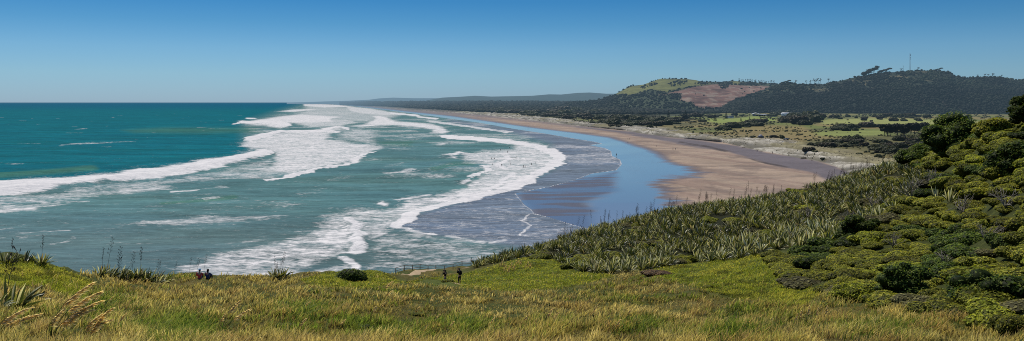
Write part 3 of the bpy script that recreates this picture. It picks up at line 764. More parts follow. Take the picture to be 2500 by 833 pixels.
# ------------------------------------------------------------------ headland
CP = [(-500, 870, 20), (-200, 860, 20), (0, 850, 20), (400, 848, 22), (800, 848, 24), (1250, 850, 25), (1700, 850, 26), (2100, 845, 28), (2500, 850, 30), (2900, 850, 30),
      (-300, 760, 32), (0, 765, 33), (300, 765, 37), (700, 765, 41), (1250, 772, 42), (1700, 772, 44), (2000, 772, 44), (2250, 795, 38), (2500, 800, 36),
      (-300, 660, 50), (0, 700, 44), (0, 648, 54), (60, 640, 56), (150, 664, 58), (210, 690, 58), (100, 715, 45), (300, 682, 70), (300, 720, 52), (497, 685, 72), (450, 690, 72), (600, 688, 80), (600, 725, 54), (700, 684, 84), (790, 672, 88), (850, 664, 94), (910, 664, 94), (850, 694, 80), (960, 692, 88), (1000, 735, 60),
      (1087, 690, 104), (1122, 697, 97), (1250, 702, 88), (1400, 694, 84), (1600, 688, 82), (1800, 690, 72), (1950, 692, 60), (1250, 730, 62), (1600, 730, 60), (1850, 735, 55),
      (1300, 632, 122), (1200, 650, 122), (1370, 642, 118), (1420, 660, 106), (1250, 665, 108), (1160, 668, 118),
      (985, 674, 122), (1040, 664, 130), (1100, 658, 138), (965, 668, 128), (1020, 663, 134), (1165, 652, 146),
      (1500, 664, 102), (1650, 640, 104), (1750, 622, 106), (1850, 618, 94), (1500, 625, 116), (1500, 585, 138), (1460, 575, 150), (1400, 590, 148), (1300, 615, 142), (1650, 575, 126), (1650, 525, 155),
      (1800, 575, 116), (1800, 505, 150), (1900, 490, 165), (2000, 575, 98), (2000, 480, 150), (2040, 460, 160), (2150, 515, 118), (2150, 430, 150), (2250, 395, 150), (2250, 460, 112), (2350, 565, 78),
      (2350, 465, 96), (2350, 365, 130), (2450, 560, 66), (2450, 450, 86), (2420, 345, 112), (2500, 650, 47), (2500, 560, 58), (2500, 440, 78), (2490, 312, 112), (2700, 300, 105), (2700, 500, 60), (2700, 700, 38),
      (2100, 645, 68), (2300, 645, 58), (2100, 725, 51), (2300, 725, 46), (2450, 750, 41), (2900, 300, 100), (2900, 600, 45), (3400, 330, 95), (3400, 560, 50), (3400, 720, 36), (3500, 850, 28), (4000, 400, 90), (4000, 620, 45), (4000, 850, 26)]
RIM = [(-500, 58), (0, 60), (150, 62), (250, 74), (400, 80), (600, 88), (700, 90), (850, 99), (930, 102), (985, 140), (1165, 152), (1300, 150), (1400, 160), (1640, 172), (1900, 182), (2040, 178), (2150, 172), (2300, 162), (2400, 146), (2500, 140), (3000, 130), (4000, 120)]
cp = np.array(CP, float)
def tco(px, Y): return np.stack([px / 330.0, np.log(Y) * 3.0], -1)
A0 = tco(cp[:, 0], cp[:, 2])
def kern(d2): return np.where(d2 > 1e-12, .5 * d2 * np.log(d2 + 1e-12), 0)
n = len(cp)
Kmat = np.zeros((n + 3, n + 3)); Kmat[:n, :n] = kern(((A0[:, None] - A0[None]) ** 2).sum(-1)) + np.eye(n) * .04
Kmat[:n, n] = 1; Kmat[:n, n + 1:] = A0; Kmat[n, :n] = 1; Kmat[n + 1:, :n] = A0.T
SOL = np.linalg.solve(Kmat, np.concatenate([cp[:, 1], [0, 0, 0]]))
def tps(px, Y):
    a = tco(px.ravel(), Y.ravel()); out = np.zeros(len(a))
    for s in range(0, len(a), 20000):
        b = a[s:s + 20000]
        out[s:s + 20000] = kern(((b[:, None] - A0[None]) ** 2).sum(-1)) @ SOL[:n] + SOL[n] + b @ SOL[n + 1:]
    return out.reshape(px.shape)

HPX = np.arange(-500, 4003, 7.0); HLY = np.linspace(math.log(3.0), math.log(300), 340)
GPX, GLY = np.meshgrid(HPX, HLY)
GY = np.exp(GLY)
rim = np.interp(GPX, *np.array(RIM, float).T)
Yc = np.clip(np.minimum(GY, rim), 20, None)
GZ = CZ - (tps(GPX, Yc) - HY) / F * Yc
nearw = np.clip((20 - GY) / 17, 0, 1)
GZ = GZ * (1 - nearw) + 48.3 * nearw
GX = (GPX - CX) / F * GY
over = np.clip(GY - rim, 0, None)
GZ = GZ - 1.5 * over ** 2 / (over + 12)
und = (fbm(GX / 7, GY / 7, 3, 3) - .5) * 1.1 + (fbm(GX / 1.7, GY / 1.7, 6, 3) - .5) * .5
GZ = np.maximum(GZ + und * np.clip((GY - 8) / 20, 0, 1), -4)
GP = HY + (CZ - GZ) * F / GY                         # sight-line row of each ground point
GM = np.minimum.accumulate(np.where(GLY < math.log(12), 2000, GP), axis=0)

def ground(px, Y):
    ly = np.log(Y)
    j = np.clip((px - HPX[0]) / 7.0, 0, len(HPX) - 1.001); i = np.clip((ly - HLY[0]) / (HLY[1] - HLY[0]), 0, len(HLY) - 1.001)
    j0 = np.floor(j).astype(int); i0 = np.floor(i).astype(int); fj = j - j0; fi = i - i0
    return (GZ[i0, j0] * (1 - fj) + GZ[i0, j0 + 1] * fj) * (1 - fi) + (GZ[i0 + 1, j0] * (1 - fj) + GZ[i0 + 1, j0 + 1] * fj) * fi

def g1(px, Y):
    z = float(ground(np.array([float(px)]), np.array([float(Y)]))[0])
    return Vector(((px - CX) / F * Y, Y, z))

def hit(px, py):
    """ground points seen along the given sight lines; invalid ones flagged"""
    j = np.clip(np.round((px - HPX[0]) / 7.0).astype(int), 0, len(HPX) - 1)
    Y = np.zeros(len(px)); ok = np.zeros(len(px), bool)
    for s in range(0, len(px), 40000):
        M = GM[:, j[s:s + 40000]]; p = py[s:s + 40000]
        i = (M > p[None]).sum(0)
        good = (i > 0) & (i < len(HLY)); ii = np.clip(i, 1, len(HLY) - 1)
        k = np.arange(len(p))
        a, b = M[ii - 1, k], M[ii, k]
        f = np.where(a - b > 1e-6, (a - p) / (a - b + 1e-9), .5)
        Y[s:s + 40000] = np.exp(HLY[ii - 1] + np.clip(f, 0, 1) * (HLY[1] - HLY[0])); ok[s:s + 40000] = good
    rimv = np.interp(px, *np.array(RIM, float).T)
    ok &= (Y < rimv + 6)
    return Y, ok

FLAXZ = [(1150, 656), (1260, 612), (1400, 572), (1640, 515), (1900, 480), (2040, 440), (2150, 410), (2240, 395), (2290, 440), (2180, 520), (2090, 575), (2000, 600), (1900, 612), (1800, 630), (1700, 642), (1600, 655), (1480, 668), (1410, 664), (1350, 630), (1280, 628)]
BUSH1 = [(1880, 628), (2000, 604), (2100, 578), (2200, 530), (2300, 500), (2560, 440), (2700, 440), (2700, 850), (2480, 812), (2380, 775), (2250, 768), (2120, 735), (2000, 712), (1950, 690), (1900, 660)]
BUSH2 = [(2180, 520), (2290, 440), (2230, 400), (2300, 370), (2400, 325), (2560, 270), (2700, 270), (2700, 440), (2560, 440), (2300, 500)]
TURF = [[(1130, 668), (1200, 650), (1300, 622), (1430, 652), (1500, 676), (1400, 700), (1250, 712), (1130, 704), (980, 690)],
        [(-500, 640), (0, 640), (60, 632), (150, 655), (230, 690), (200, 735), (100, 700), (-500, 700)],
        [(730, 684), (790, 668), (850, 655), (930, 662), (990, 690), (900, 705), (760, 700)],
        [(1560, 662), (1700, 640), (1900, 612), (1960, 690), (2010, 712), (1960, 750), (1800, 730), (1650, 690)]]
PATHZ = [(962, 676), (985, 668), (1040, 658), (1100, 655), (1110, 661), (1050, 668), (1010, 682), (985, 688), (970, 684)]
PATHZ2 = [(1012, 688), (1050, 682), (1090, 686), (1125, 700), (1100, 704), (1060, 696), (1030, 694)]

def headland():
    PX, PY = GPX, GP
    fl = fill(PX, PY, FLAXZ, 6) ; b1 = np.maximum(fill(PX, PY, BUSH1, 6), fill(PX, PY, BUSH2, 6))
    tf = np.maximum.reduce([fill(PX, PY, t, 10) for t in TURF])
    n = fbm(GX / 4, GY / 4, 55, 4)
    C = np.array([.115, .095, .028]) + (np.array([.060, .072, .018]) - np.array([.115, .095, .028])) * sstep(.4, .6, n)[..., None]
    C += (np.array([.085, .105, .022]) - C) * tf[..., None]
    C += (np.array([.022, .024, .010]) - C) * fl[..., None]; C += (np.array([.050, .058, .016]) - C) * b1[..., None]
    C += (np.array([.10, .075, .045]) - C) * sstep(3, 14, over)[..., None]
    keep = GZ > -3.9
    fq = grid_faces(len(HLY), len(HPX)); fq = fq[keep.ravel()[fq].any(1)]
    V = np.stack([GX, GY, GZ], -1).reshape(-1, 3)
    me = make_mesh('ground', V, [fq[:, ::-1]], [M_HEAD], True, C.reshape(-1, 3))
    tag(link('ground', me), 'grassy headland sloping to the cliff edge', None, None, 'structure')
headland()

def path_strip(pts, w, name='path'):
    """a worn sandy strip laid on the ground"""
    P = np.array(pts, float); s = np.linspace(0, len(P) - 1, 40)
    px = np.interp(s, np.arange(len(P)), P[:, 0]); Y = np.interp(s, np.arange(len(P)), P[:, 1])
    X = (px - CX) / F * Y
    T = np.gradient(np.stack([X, Y], -1), axis=0); T /= np.linalg.norm(T, axis=1)[:, None]
    Nn = np.stack([-T[:, 1], T[:, 0]], -1)
    V = []
    for k, o in enumerate(np.linspace(-1, 1, 7)):
        ww = w * (0.8 + .4 * vnoise(s * 1.3, s * 0 + k, 4))
        x = X + Nn[:, 0] * o * ww; y = Y + Nn[:, 1] * o * ww
        z = ground(CX + x / y * F, y) + .05 - .07 * abs(o) ** 3
        V.append(np.stack([x, y, z], -1))
    V = np.stack(V, 1).reshape(-1, 3)
    me = make_mesh(name, V, [grid_faces(40, 7)], [M_PATH], True)
    tag(link(name, me), 'worn sandy path', None, None, 'structure')
path_strip([(1180, 143), (1130, 139), (1080, 134), (1040, 129), (1005, 123), (985, 116), (980, 109)], 0.75)
path_strip([(1005, 108), (1040, 104), (1075, 101), (1105, 98), (1135, 95)], 0.5)

# ------------------------------------------------------------------ grass (stuff)
def blades(name, px, py, hfun, wscale, cfun, label, seed, lean=.55, segs=3, wmin=.007):
    Y, ok = hit(px, py)
    px, py, Y = px[ok], py[ok], Y[ok]
    rg = np.random.default_rng(seed)
    n = len(px)
    X = (px - CX) / F * Y; Z = ground(px, Y) - .03
    h = hfun(X, Y, px, py, rg)
    k = h > .02
    X, Y, Z, h, px, py = (a[k] for a in (X, Y, Z, h, px, py)); n = len(X)
    w = np.maximum(wmin, Y * wscale) * (.7 + .6 * rg.random(n))
    az = rg.random(n) * 2 * np.pi
    wind = .35 + .5 * vnoise(X / 5, Y / 5, 9)
    dx = np.cos(az) * .9 + wind * .9; dy = np.sin(az) * .9 - .2
    l = lean * (.3 + rg.random(n))
    dx *= l; dy *= l
    fa = rg.random(n) * np.pi
    # blade width faces roughly across the wind so that it is seen
    sx, sy = np.cos(fa * .5 - .6), np.sin(fa * .5 - .6)
    ts = np.linspace(0, 1, segs + 1)
    V = []
    for t in ts:
        cx = X + dx * h * t ** 1.7; cy = Y + dy * h * t ** 1.7; cz = Z + h * (t - .28 * l * t * t)
        ww = w * .5 * (1 - t ** 2.2) + w * .04
        V.append(np.stack([cx - sx * ww, cy - sy * ww, cz], -1)); V.append(np.stack([cx + sx * ww, cy + sy * ww, cz], -1))
    k2 = 2 * (segs + 1)
    V = np.stack(V, 1).reshape(-1, 3)
    b = (np.arange(n) * k2)[:, None]
    Q = np.concatenate([b + np.array([[2 * i, 2 * i + 1, 2 * i + 3, 2 * i + 2]]) for i in range(segs)])
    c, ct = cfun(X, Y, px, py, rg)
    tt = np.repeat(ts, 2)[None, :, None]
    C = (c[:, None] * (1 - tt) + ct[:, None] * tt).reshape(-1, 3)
    me = make_mesh(name, V, [Q], [M_GRASS], False, C)
    tag(link(name, me), label, None, None, 'stuff')

def long_pts(n, rg):
    px = rg.random(n) * 3000 - 250; py = 668 + rg.random(n) ** .9 * 250
    bad = inside(px, py, FLAXZ) | inside(px, py, BUSH1) & (vnoise(px / 20, py / 10, 2) < .93) | inside(px, py, PATHZ) | inside(px, py, PATHZ2)
    for t in TURF: bad |= inside(px, py, t) & (rg.random(n) < .93)
    return px[~bad], py[~bad]
GC = dict(straw=np.array([.64, .51, .25]), olive=np.array([.30, .235, .060]), green=np.array([.135, .20, .025]), brown=np.array([.26, .15, .075]))
def long_h(X, Y, px, py, rg):
    c = fbm(X / 1.1, Y / 1.1, 21, 3)
    return (.08 + .34 * sstep(.36, .66, c)) * (.5 + .9 * rg.random(len(X)))
def long_c(X, Y, px, py, rg):
    n = len(X)
    a = fbm(X / 2.2, Y / 2.2, 22, 4); g = fbm(X / 6, Y / 6, 23, 3); r = rg.random(n)
    c = GC['olive'] + (GC['straw'] - GC['olive']) * sstep(.36, .86, a * .62 + r * .42)[:, None]
    gk = sstep(.50, .68, g * .85 + (r - .5) * .38 + .04)
    # a fresh green patch
    gk = np.maximum(gk, np.exp(-((px - 430) / 70) ** 2 - ((py - 800) / 40) ** 2) * (r < .9))
    c = c + (GC['green'] - c) * gk[:, None]
    bk = sstep(.54, .64, fbm(X / 1.9, Y / 1.5, 29, 3)) * (r > .3)
    c = c + (GC['brown'] - c) * (bk * .75)[:, None]
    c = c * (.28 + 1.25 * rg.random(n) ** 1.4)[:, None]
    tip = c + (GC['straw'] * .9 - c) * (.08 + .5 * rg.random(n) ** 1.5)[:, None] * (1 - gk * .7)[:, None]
    cl = .72 + .55 * sstep(.35, .65, fbm(X / 1.1, Y / 1.1, 21, 3))[:, None]  # tall clumps lighter, hollows darker: shading put into the blade colour
    return c * .36 * cl, tip * 1.36 * cl  # painted shade at the roots, painted sunlight on the tips
rgb = np.random.default_rng(3)
px, py = long_pts(170000, rgb)
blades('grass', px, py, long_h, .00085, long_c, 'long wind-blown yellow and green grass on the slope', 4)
tp = np.random.default_rng(8)
TX = []; TY = []
for a, b, w_, h_, k_ in ((430, 812, 55, 22, 1500), (1120, 800, 40, 14, 700), (740, 765, 40, 12, 600), (1790, 812, 60, 15, 700), (1000, 820, 40, 10, 500), (1560, 800, 45, 12, 500), (2150, 800, 90, 16, 900), (260, 745, 40, 14, 500)):
    TX.append(a + tp.normal(size=k_) * w_); TY.append(b + tp.normal(size=k_) * h_)
def tall_c(X, Y, px, py, rg):
    r = rg.random(len(X))[:, None]
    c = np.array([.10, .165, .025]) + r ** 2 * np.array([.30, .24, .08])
    return c * .35, c * 1.2  # tuft roots coloured as shaded, tips as sunlit
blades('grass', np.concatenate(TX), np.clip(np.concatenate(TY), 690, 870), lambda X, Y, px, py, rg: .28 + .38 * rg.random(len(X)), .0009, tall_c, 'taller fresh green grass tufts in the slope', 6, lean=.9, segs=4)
def turf_pts(n, rg):
    px = rg.random(n) * 2700 - 250; py = 605 + rg.random(n) * 160
    k = np.zeros(n, bool)
    for t in TURF: k |= inside(px, py, t)
    k &= ~(inside(px, py, PATHZ) | inside(px, py, PATHZ2) | inside(px, py, FLAXZ) | inside(px, py, BUSH1))
    return px[k], py[k]
def turf_h(X, Y, px, py, rg): return (.09 + .14 * fbm(X / .9, Y / .9, 41, 3)) * (.6 + .8 * rg.random(len(X)))
def turf_c(X, Y, px, py, rg):
    n = len(X); a = fbm(X / 2.5, Y / 2.5, 42, 4); r = rg.random(n)
    c = np.array([.24, .28, .036]) + (np.array([.50, .45, .09]) - np.array([.24, .28, .036])) * sstep(.38, .7, a * .6 + r * .4)[:, None]
    c = c + (np.array([.085, .085, .03]) - c) * (sstep(.6, .68, fbm(X / 1.3, Y / 1.3, 44, 3)) * .7)[:, None]
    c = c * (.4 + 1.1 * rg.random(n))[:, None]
    return c * .4, c * 1.25  # turf shade painted into the blade roots, light into the tips
px, py = turf_pts(330000, rgb)
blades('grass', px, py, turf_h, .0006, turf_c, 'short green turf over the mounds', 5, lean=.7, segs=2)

# ------------------------------------------------------------------ flax
def flax_leaves(nleaf, seed, hmin=.85, hmax=1.5, wind=.4):
    rg = np.random.default_rng(seed); mb = MB()
    seg = 6
    for i in range(nleaf):
        az = rg.random() * 6.283; L = hmin + (hmax - hmin) * rg.random()
        el = math.radians(84 - 58 * rg.random())
        d = np.array([math.cos(az) * math.cos(el) + wind * .3, math.sin(az) * math.cos(el) - .04, math.sin(el)]); d /= np.linalg.norm(d)
        p = np.array([math.cos(az), math.sin(az), 0]) * (.05 + .28 * rg.random())
        w = .085 + .06 * rg.random()
        droop = .05 + .26 * rg.random() ** 1.6
        side = np.cross(d, [0, 0, 1.]); side /= np.linalg.norm(side) + 1e-9
        a2 = (rg.random() - .5) * 2.6
        nrm = np.cross(side, d)
        side = side * math.cos(a2) + nrm * math.sin(a2)
        r = rg.random()
        base = np.array([.048, .062, .016]) if r < .48 else (np.array([.20, .20, .050]) if r < .70 else (np.array([.58, .55, .34]) if r < .93 else np.array([.36, .28, .15])))  # palest leaves carry painted sun glints, darkest ones painted shade; last is dead straw
        base = base * (.7 + .6 * rg.random()) * 1.12
        V = []; C = []
        for k in range(seg + 1):
            t = k / seg
            ww = w * .5 * (min(1, .55 + t * 1.2) if t < .4 else 1) * (1 - max(0, (t - .45) / .55) ** 1.8) + .004
            fold = .35 * ww
            up = np.cross(side, d)
            V += [p - side * ww + up * fold, p.copy(), p + side * ww + up * fold]
            cc = base * (.35 + .85 * t); C += [cc, cc * .9, cc]  # leaf colour shaded at the base and lit towards the tip
            p = p + d * (L / seg)
            d = d + np.array([wind * .10, -.01, -droop * (t + .3)]); d /= np.linalg.norm(d)
            side = side - d * np.dot(side, d); side /= np.linalg.norm(side)
        q = []
        for k in range(seg):
            b = 3 * k; q += [[b, b + 1, b + 4, b + 3], [b + 1, b + 2, b + 5, b + 4]]
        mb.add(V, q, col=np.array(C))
    return mb

def flax_stalk(h, seed, lean=.12):
    rg = np.random.default_rng(seed); mb = MB()
    t = np.linspace(0, 1, 8); ln = lean * (.4 + rg.random()); a = (rg.random() - .5) * .8
    P = np.stack([h * ln * t ** 1.6, h * a * .1 * t, h * t], -1)
    mb.tube(P, .019 - .013 * t, 5, (.07, .052, .038))
    for k in range(9):
        f = .60 + .40 * k / 8
        p = np.array([np.interp(f, t, P[:, i]) for i in range(3)])
        s = 1 if k % 2 else -1
        L = .24 * (1.15 - f * .75)
        d = np.array([s * .8, (rg.random() - .5) * .9, .75]); d /= np.linalg.norm(d)
        e = p + d * L
        mb.tube([p, e], [.010, .008], 4, (.05, .035, .028))
        for m in range(3):
            q = e + (rg.random(3) - .5) * .09
            mb.tube([q, q + np.array([s * .03, 0, .06]), q + np.array([s * .045, 0, .13])], [.007, .014, .004], 4, (.075, .05, .035))
    return mb

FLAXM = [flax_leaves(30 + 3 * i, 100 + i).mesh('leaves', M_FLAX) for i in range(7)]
STALKM = [flax_stalk(2.1 + .22 * i, 200 + i).mesh('flower_stalk', M_STALK) for i in range(6)]

def add_flax(loc, sc, label, group, stalks=0, mi=None, rz=None, hs=1.0):
    mi = random.randrange(7) if mi is None else mi
    rz = random.uniform(-1.3, 1.3) if rz is None else rz
    if stalks == 0:
        o = link('flax', FLAXM[mi], None, loc, (0, 0, rz), (sc, sc, sc * hs)); tag(o, label, 'flax', group); return o
    r = empty('flax', loc, label, 'flax', group, rz, sc)
    link('leaves', FLAXM[mi], r, scale=(1, 1, hs))
    for k in range(stalks):
        s = random.uniform(.75, 1.1)
        link('flower_stalk', random.choice(STALKM), r, (random.uniform(-.35, .35), random.uniform(-.3, .3), 0), (0, 0, random.uniform(-.5, .5)), (1, 1, s))
    return r

def poisson(poly, n, dmin, rg, extra=None):
    xs = [p[0] for p in poly]; ys = [p[1] for p in poly]
    px = min(xs) + rg.random(n) * (max(xs) - min(xs)); py = min(ys) + rg.random(n) * (max(ys) - min(ys))
    k = inside(px, py, poly); px, py = px[k], py[k]
    Y, ok = hit(px, py); px, py, Y = px[ok], py[ok], Y[ok]
    X = (px - CX) / F * Y
    out = []; cell = {}
    for i in range(len(px)):
        d = dmin(px[i], py[i], Y[i]) if callable(dmin) else dmin
        cx, cy = int(math.floor(X[i] / 4)), int(math.floor(Y[i] / 4)); good = True
        for a in (-1, 0, 1):
            for b in (-1, 0, 1):
                for (x, y) in cell.get((cx + a, cy + b), ()):
                    if (x - X[i]) ** 2 + (y - Y[i]) ** 2 < d * d: good = False; break
                if not good: break
            if not good: break
        if good:
            cell.setdefault((cx, cy), []).append((X[i], Y[i])); out.append((px[i], py[i], Y[i], X[i]))
    return out

rgf = np.random.default_rng(21)
spots = poisson(FLAXZ, 30000, lambda px, py, Y: .85 + .65 * vnoise(np.array([px / 22.]), np.array([py / 12.]), 18)[0], rgf)
# openings in the flax where low bushes show
GAPS = [(1415, 640, 40, 18), (1760, 545, 60, 20), (2060, 540, 45, 22), (1950, 515, 40, 14), (1340, 625, 35, 12), (1590, 600, 40, 12), (1660, 640, 40, 10), (1850, 575, 45, 14), (1540, 560, 40, 12), (1500, 625, 34, 12), (1960, 470, 40, 9), (2180, 440, 40, 14), (2000, 585, 40, 10)]
def ingap(p): return any(((p[0] - a) / c) ** 2 + ((p[1] - b) / d) ** 2 < .8 for a, b, c, d in GAPS)
spots = [p for p in spots if not ingap(p)]
spots.sort(key=lambda p: p[2])
keepn = 270
# individuals: the ones that show largest; along the skyline those with flower stalks too
sky = [p for p in spots if p[2] > .93 * np.interp(p[0], *np.array(RIM, float).T) and p[0] > 1350]
random.shuffle(sky); sky = sky[:72]
skyset = set(map(id, sky))
rest = [p for p in spots if id(p) not in skyset]
for p in rest[:keepn - len(sky)]:
    add_flax(g1(p[0], p[2]) - Vector((0, 0, .08)), random.choice((.7, .85, .95, 1.05, 1.15)) * random.uniform(.9, 1.1), 'flax clump with sword leaves on the slope above the beach', 'flax clumps covering the slope')
for p in sky:
    add_flax(g1(p[0], p[2]) - Vector((0, 0, .08)), random.uniform(.95, 1.15), 'flax clump with dark flower stalks on the skyline against the sand', 'flax in flower along the ridge', random.choice((1, 1, 2, 3)))
mass = rest[keepn - len(sky):]
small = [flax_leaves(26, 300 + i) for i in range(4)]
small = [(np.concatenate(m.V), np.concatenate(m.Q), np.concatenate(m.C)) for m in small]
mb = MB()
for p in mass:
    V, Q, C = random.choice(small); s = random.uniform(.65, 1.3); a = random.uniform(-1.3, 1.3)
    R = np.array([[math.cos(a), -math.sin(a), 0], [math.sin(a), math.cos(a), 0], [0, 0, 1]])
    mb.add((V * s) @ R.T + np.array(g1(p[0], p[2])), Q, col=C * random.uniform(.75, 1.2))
if mass:
    o = link('flax_cover', mb.mesh('flax_cover', M_FLAX)); tag(o, 'dense flax cover over the far part of the slope', None, None, 'stuff')

# flax near the cliff edge and at the near left
def flax_row(items, label, group):
    for (px, Y, sc, st) in items: add_flax(g1(px, Y) - Vector((0, 0, .05)), sc * 1.08, label, group, st)
flax_row([(18, 55, .62, 1), (62, 57, .6, 0), (100, 57, .68, 1), (-30, 55, .6, 1)], 'small flax clump on top of the grassy mound', 'flax on the mound')
flax_row([(245, 70, .72, 1), (268, 71, .82, 1), (292, 72, .9, 2), (315, 72, .9, 1), (338, 73, .9, 1), (362, 73, .85, 0), (385, 73, .8, 1), (404, 74, .6, 0)], 'low flax clump in the row at the cliff edge', 'flax row at the cliff edge')
flax_row([(672, 86, .75, 3), (690, 87, .8, 2)], 'flax clump with thin stalks beside the round grassy mound', 'flax pair at the cliff edge')
o = add_flax(g1(38, 37) - Vector((0, 0, .05)), .78, 'large dark flax with one tall pod stalk beside the mound', None, 0)
bpy.data.objects.remove(o)
r = empty('flax', g1(34, 37) - Vector((0, 0, .05)), 'large dark flax with one tall pod stalk below the mound', 'flax', None, .3, 1.05)
link('leaves', FLAXM[2], r); link('flower_stalk', STALKM[1], r, (-.35, .1, 0), (0, 0, .2), (1.1, 1.1, 1.05))
add_flax(g1(75, 39) - Vector((0, 0, .05)), .6, 'low bent flax beside the large dark flax', None, 0, 4)
add_flax(g1(-20, 36) - Vector((0, 0, .05)), .7, 'flax clump cut by the picture edge below the mound', None, 0, 5)
for px, Y, s in ((425, 84, .55), (462, 84, .6), (480, 85, .72), (497, 85, .66)):
    r = empty('flax', g1(px, Y) - Vector((0, 0, .3)), 'bare flax stalk rising over the cliff edge', 'flax stalk', 'bare stalks behind the seated pair', 0, s)
    link('flower_stalk', random.choice(STALKM), r)

# ------------------------------------------------------------------ leafy bushes
def leaf_cloud(mb, cents, rads, n, size, cols, rg, updir=.5, flat=1.0, shell=.55):
    cents = np.asarray(cents, float); rads = np.asarray(rads, float)
    vol = np.prod(rads, axis=1) ** .67; pick = rg.choice(len(cents), n, p=vol / vol.sum())
    d = rg.normal(size=(n, 3)); d /= np.linalg.norm(d, axis=1)[:, None]
    d[:, 2] = np.where(d[:, 2] < -.25, -d[:, 2], d[:, 2])
    rr = shell + (1 - shell) * rg.random(n) ** .6
    P = cents[pick] + d * rads[pick] * rr[:, None]
    nrm = d * 1.0 + np.array([0, 0, updir]) + rg.normal(size=(n, 3)) * .55
    nrm /= np.linalg.norm(nrm, axis=1)[:, None]
    a = np.cross(nrm, rg.normal(size=(n, 3))); a /= np.linalg.norm(a, axis=1)[:, None] + 1e-9
    b = np.cross(nrm, a)
    s = size * (.6 + .8 * rg.random(n))[:, None]
    V = np.stack([P - a * s, P - b * s * .55 * flat, P + a * s, P + b * s * .55 * flat], 1).reshape(-1, 3)
    q = (np.arange(n) * 4)[:, None] + np.arange(4)[None]
    cols = np.asarray(cols)
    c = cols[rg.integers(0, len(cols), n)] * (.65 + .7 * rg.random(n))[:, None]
    c = c * (.45 + .55 * sstep(.6, .98, rr))[:, None] * (.7 + .3 * sstep(-.3, .6, d[:, 2]))[:, None]  # inner and lower leaves darkened: crown shade put into the leaf colour
    mb.add(V, q, col=np.repeat(c, 4, axis=0))

def dome_bush(seed, cols, n=1500, size=.065, wind=.0, spread=1.0, nsub=7):
    """low wind-pressed dome, about 1 m radius"""
    rg = np.random.default_rng(seed); mb = MB()
    cents = [[0, 0, .12]]; rads = [[.72, .66, .52]]
    for k in range(nsub):
        a = rg.random() * 6.283; r = .38 + .34 * rg.random()
        cents.append([math.cos(a) * r * spread, math.sin(a) * r, .12 + .22 * rg.random()]); q = .28 + .22 * rg.random(); rads.append([q * 1.15, q, q * .8])
    for c, r in zip(cents, rads): mb.blob(c, np.array(r) * .86, int(rg.integers(1e6)), .12, np.asarray(cols[0]) * .25, 2)  # dark core painted as the shade between the leaves
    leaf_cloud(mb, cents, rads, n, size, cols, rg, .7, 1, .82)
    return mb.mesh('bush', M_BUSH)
COPR = [(.10, .115, .016), (.15, .16, .022), (.07, .085, .014), (.21, .20, .035)]
DKGR = [(.035, .062, .012), (.055, .085, .015), (.028, .045, .010), (.10, .125, .03)]
LIME = [(.13, .15, .018), (.18, .19, .024), (.085, .105, .014)]
GREY = [(.11, .105, .05), (.085, .085, .04), (.06, .06, .028)]
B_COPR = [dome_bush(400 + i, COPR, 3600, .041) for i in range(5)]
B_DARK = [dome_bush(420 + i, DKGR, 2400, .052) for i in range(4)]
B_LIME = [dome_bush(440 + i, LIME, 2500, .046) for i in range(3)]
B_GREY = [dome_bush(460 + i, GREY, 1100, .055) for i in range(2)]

def add_bush(me, px, Y, r, h, label, group, rz=None):
    p = g1(px, Y)
    o = link('bush', me, None, p - Vector((0, 0, .10 * h)), (random.uniform(-.1, .1), random.uniform(-.1, .1), random.uniform(0, 6.28) if rz is None else rz), (r * 1.12, r * .95, h))
    return tag(o, label, 'bush', group)

rgk = np.random.default_rng(31)
bs = poisson(BUSH1, 9000, lambda px, py, Y: 1.5 + .6 * vnoise(np.array([px / 60.]), np.array([py / 40.]), 8)[0], rgk)
bs.sort(key=lambda p: p[2]); print('BUSH1', len(bs), 'FLAX', len(spots), len(mass))
step = max(1, len(bs) / 200.0)
for i, p in enumerate(bs):
    px, py, Y, X = p
    v = vnoise(np.array([px / 90.]), np.array([py / 60.]), 12)[0]
    r = random.uniform(1.0, 1.75); h = r * random.uniform(.55, .95)
    if v > .62 and py > 560: me, lab, g = random.choice(B_DARK), 'dark glossy-leaved bush among the clipped mounds', 'dark bushes in the thicket'; h *= 1.25
    elif random.random() < .16: me, lab, g = random.choice(B_LIME), 'bright yellow-green bush among the clipped mounds', 'bright bushes in the thicket'
    elif random.random() < .07: me, lab, g = random.choice(B_GREY), 'brownish dry bush among the clipped mounds', 'dry bushes in the thicket'; h *= .8
    else: me, lab, g = random.choice(B_COPR), 'wind-clipped olive green mound bush on the slope', 'clipped mound bushes'
    add_bush(me, px, Y, r, h, lab, g)
bs2 = poisson(BUSH2, 9000, 2.25, rgk); print('BUSH2', len(bs2))
for p in bs2:
    px, py, Y, X = p; r = random.uniform(1.5, 2.5) * (.55 if py < 335 else 1)
    v = random.random()
    if px < 2330 and v < .35: add_flax(g1(px, Y), random.uniform(.9, 1.2), 'flax clump with sword leaves on the slope above the beach', 'flax clumps covering the slope'); continue
    if v < .6: me, lab, g = random.choice(B_LIME), 'bright yellow-green bush on the upper slope', 'bright bushes on the upper slope'
    elif v < .85: me, lab, g = random.choice(B_COPR), 'olive rounded bush on the upper slope', 'olive bushes on the upper slope'
    else: me, lab, g = random.choice(B_DARK), 'dark spreading bush on the upper slope', 'dark bushes on the upper slope'
    add_bush(me, px, Y, r, r * random.uniform(.6, .9), lab, g)
for (a, b, c, d) in GAPS:
    for k in range(5):
        px = np.array([a + random.uniform(-.7, .7) * c]); py = np.array([b + random.uniform(-.5, .7) * d]); Y, ok = hit(px, py)
        if ok[0]: add_bush(random.choice(B_COPR + B_LIME + B_GREY), px[0], Y[0], random.uniform(1.0, 1.9), random.uniform(.8, 1.4), 'low green bush filling a gap in the flax', 'bushes in the flax gaps')
